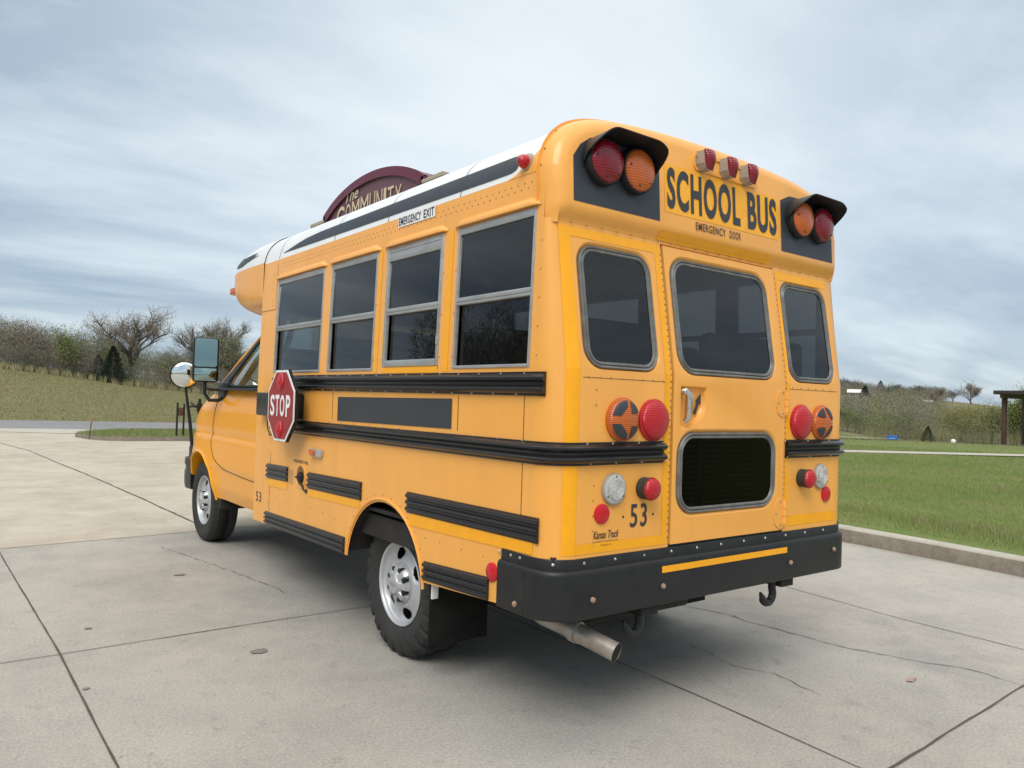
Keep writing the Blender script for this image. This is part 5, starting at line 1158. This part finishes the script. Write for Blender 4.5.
# ---------------- blue sign, white marker, stake, twin posts
p = P_at(63.66, 62); t = thing('blue_sign', p, 'small blue rectangular sign standing low in the far grass', 'sign'); rz = Matrix.Rotation(math.radians(-63), 4, 'Z')
q = MB(); q.box(-.34, .34, -.02, .02, .10, .52, .01); q.v = [tuple(p + rz @ Vector(v)) for v in q.v]; bl = q.build('sign_board', mat('sign_blue', (.01, .12, .45), .4), t)
q = MB()
for x in (-.14, .0, .14): q.box(x - .045, x + .045, -.026, -.021, .27, .36)
q.v = [tuple(p + rz @ Vector(v)) for v in q.v]; q.build('sign_symbol', mat('sign_pale_blue', (.2, .42, .70), .4), bl, smooth=False)
q = MB()
for x in (-.3, .3): q.box(x - .03, x + .03, .021, .05, -.15, .30)
q.v = [tuple(p + rz @ Vector(v)) for v in q.v]; q.build('post', 'wood', t)
p = P_at(67.2, 58); q = MB(); q.lathe([(.02, -.1), (.02, .22), (.10, .23), (.15, .30), (.15, .42), (.10, .50), (.0005, .52)], p, (0, 0, 1), 14); tag(q.build('utility_marker', 'signwhite', None, loc=p), 'small round white marker low in the grass before the valley trees', 'marker')
p = Vector((1.36, 19.50, .10)); t = thing('survey_stake', p, 'thin dark stake with an orange tip leaning on the grass island', 'stake')
q = MB(); q.tube([p + Vector((0, 0, -.05)), p + Vector((.035, 0, .38))], .012, 6); q.build('rod', 'wood', t); q = MB(); q.tube([p + Vector((.035, 0, .38)), p + Vector((.042, 0, .47))], .020, 6); q.build('orange_tip', mat('orange_tip', (.45, .17, .09), .6), t)
p = Vector((3.52, 19.56, .10)); t = thing('twin_post_marker', p, 'two short dark steel posts joined by a small brown plate near the front bumper', 'posts')
for x in (-.085, .085): q = MB(); q.tube([p + Vector((x, 0, -.1)), p + Vector((x, 0, .88 - x * .2))], .026, 10); q.dome(p + Vector((x, 0, .88 - x * .2)), (0, 0, 1), .03, .02, 10, 3); q.build('post', 'black', t)
q = MB(); q.box(p.x - .06, p.x + .06, p.y - .01, p.y + .01, p.z + .56, p.z + .78, .004); q.build('plate', 'wood', t)
# ---------------- monument sign behind the bus
MT['burg'] = mat('burgundy_sign_paint', (.13, .055, .068), .5, var=.06); MT['burgtrim'] = mat('burgundy_trim', (.115, .010, .026), .4); MT['stucco'] = mat('beige_stucco', (.38, .34, .27), .9, var=.06, vscale=5, bump=.3, bscale=60); MT['cream'] = mat('cream_lettering', (.56, .47, .32), .6)
o = Vector((6.6, 14.0, .13)); t = thing('monument_sign', o, 'tall burgundy arched monument sign reading The Community between beige pillars behind the bus', 'sign')
SXX = 6.2; ya, yb = 16.72, 11.60
def arcz(y, lift=0): u = (y - mid(ya, yb, .5)) / ((ya - yb) / 2); return 5.98 + lift + .60 * (math.sqrt(max(0, 1.35 ** 2 - u * u)) - math.sqrt(1.35 ** 2 - 1)) / (1.35 - math.sqrt(1.35 ** 2 - 1))
ysl = np.linspace(ya, yb, 29)
def board(x0, x1, y_, lift, zb):
    lp = [(y, arcz(y, lift)) for y in y_] + [(y_[-1], zb), (y_[0], zb)]; q = MB(); q.prism([(p[0], p[1]) for p in lp], lambda u, v, d=0: (x0 + d, u, v), x1 - x0); return q
tb = board(SXX + .02, SXX + .50, ysl, -.02, 2.2).build('sign_board', 'burgtrim', t)
q = MB(); q.grid(lambda i, j: ((SXX - .07, SXX - .07, SXX + .02, SXX + .02)[j % 4], ysl[i] * 1 + (mid(ya, yb, .5) - ysl[i]) * (.045 if j in (0, 3) else 0), arcz(ysl[i], .01) - (.20 if j in (0, 3) else 0)), 29, 4)
q.box(SXX - .07, SXX + .02, yb, yb + .13, 2.2, arcz(yb) - .01); q.box(SXX - .07, SXX + .02, ya - .13, ya, 2.2, arcz(ya) - .01); q.build('sign_frame', 'burgtrim', tb)
q = MB(); ys2 = np.linspace(ya - .12, yb + .12, 29); q = board(SXX - .01, SXX + .018, ys2, -.16, 2.4); q.build('sign_face', 'burg', tb)
mk = lambda y0, y1, z0, z1, txt, arcf, big1=None: None
def arc_text(txt, y0, y1, z0, h, bow, ser=.012, hs=None):
    q = MB(); n = len(txt); w0 = (y0 - y1)
    widths = [.55 if c in "I" else (1.35 if c == 'M' else 1.0) for c in txt]
    if hs: widths[0] = 1.5
    tot = sum(widths); c0 = 0
    for k, ch in enumerate(txt):
        a = y0 - w0 * c0 / tot; c0 += widths[k]; b = y0 - w0 * (c0 - .18) / tot; m_ = (a + b) / 2; zz = z0 + bow(m_); hh = h * (hs if (k == 0 and hs) else 1); drop = (hh - h) * .75
        if ch == ' ': continue
        s = text_mb(ch, lambda u, v: (SXX - .035, u, v), a, b, zz - drop, zz - drop + hh, bold=ser); q.add(s.v, s.f)
    return q
bow = lambda y: .30 * (1 - ((y - 14.2) / 2.6) ** 2)
arc_text('COMMUNITY', 15.95, 12.55, 5.33, .48, bow, 0.0, 1.5).build('community_lettering', 'cream', tb, smooth=False)
text_mb('The', lambda u, v: (SXX - .035, -u, v + (u + 15.3) * .06), -15.45, -14.75, 6.10, 6.38, shear=.3, bold=.01).build('the_lettering', 'cream', tb, smooth=False)
arc_text('CENTER', 15.6, 12.9, 4.6, .55, lambda y: 0).build('lower_lettering', 'cream', tb, smooth=False) if False else None
for yc in (17.05, 11.22):
    q = MB(); q.box(SXX + .0, SXX + .60, yc - .30, yc + .30, 0, 5.72); pi_ = q.build('pillar', 'stucco', t)
    q = MB(); q.box(SXX - .06, SXX + .66, yc - .36, yc + .36, 5.72, 5.80, .01); q.box(SXX - .11, SXX + .71, yc - .41, yc + .41, 5.80, 5.88, .01)
    q.add([(SXX - .11, yc - .41, 5.88), (SXX + .71, yc - .41, 5.88), (SXX + .71, yc + .41, 5.88), (SXX - .11, yc + .41, 5.88), (SXX + .3, yc, 6.02)], [(0, 1, 4), (1, 2, 4), (2, 3, 4), (3, 0, 4)]); q.build('cornice', 'stucco', pi_)
q = MB(); q.box(SXX + .02, SXX + .58, 11.5, 16.75, 0, 2.2); q.build('sign_base', 'stucco', t)
# ---------------- what the side windows mirror, behind and left of the camera
p = Vector((-34, 9, 0)); t = thing('low_building', p, 'long low beige building across the lot, seen only mirrored in the side windows', 'building')
q = MB(); q.box(-38, -30, -4, 20, -.1, 3.4); q.build('wall', 'stucco', t); q = MB(); q.box(-38.3, -29.7, -4.3, 20.3, 3.4, 3.7, .05); q.build('roof_edge', 'kerbtop', t)
sp = [(a, R_.uniform(60, 75), R_.uniform(6, 10), R_.uniform(5, 8), R_.choice([.97, .9]), 3, 2.2) for a in np.arange(-95, -28, 1.6)]
woods('far_treeline', sp, 'line of leafless trees across the road, mirrored in the bus windows')
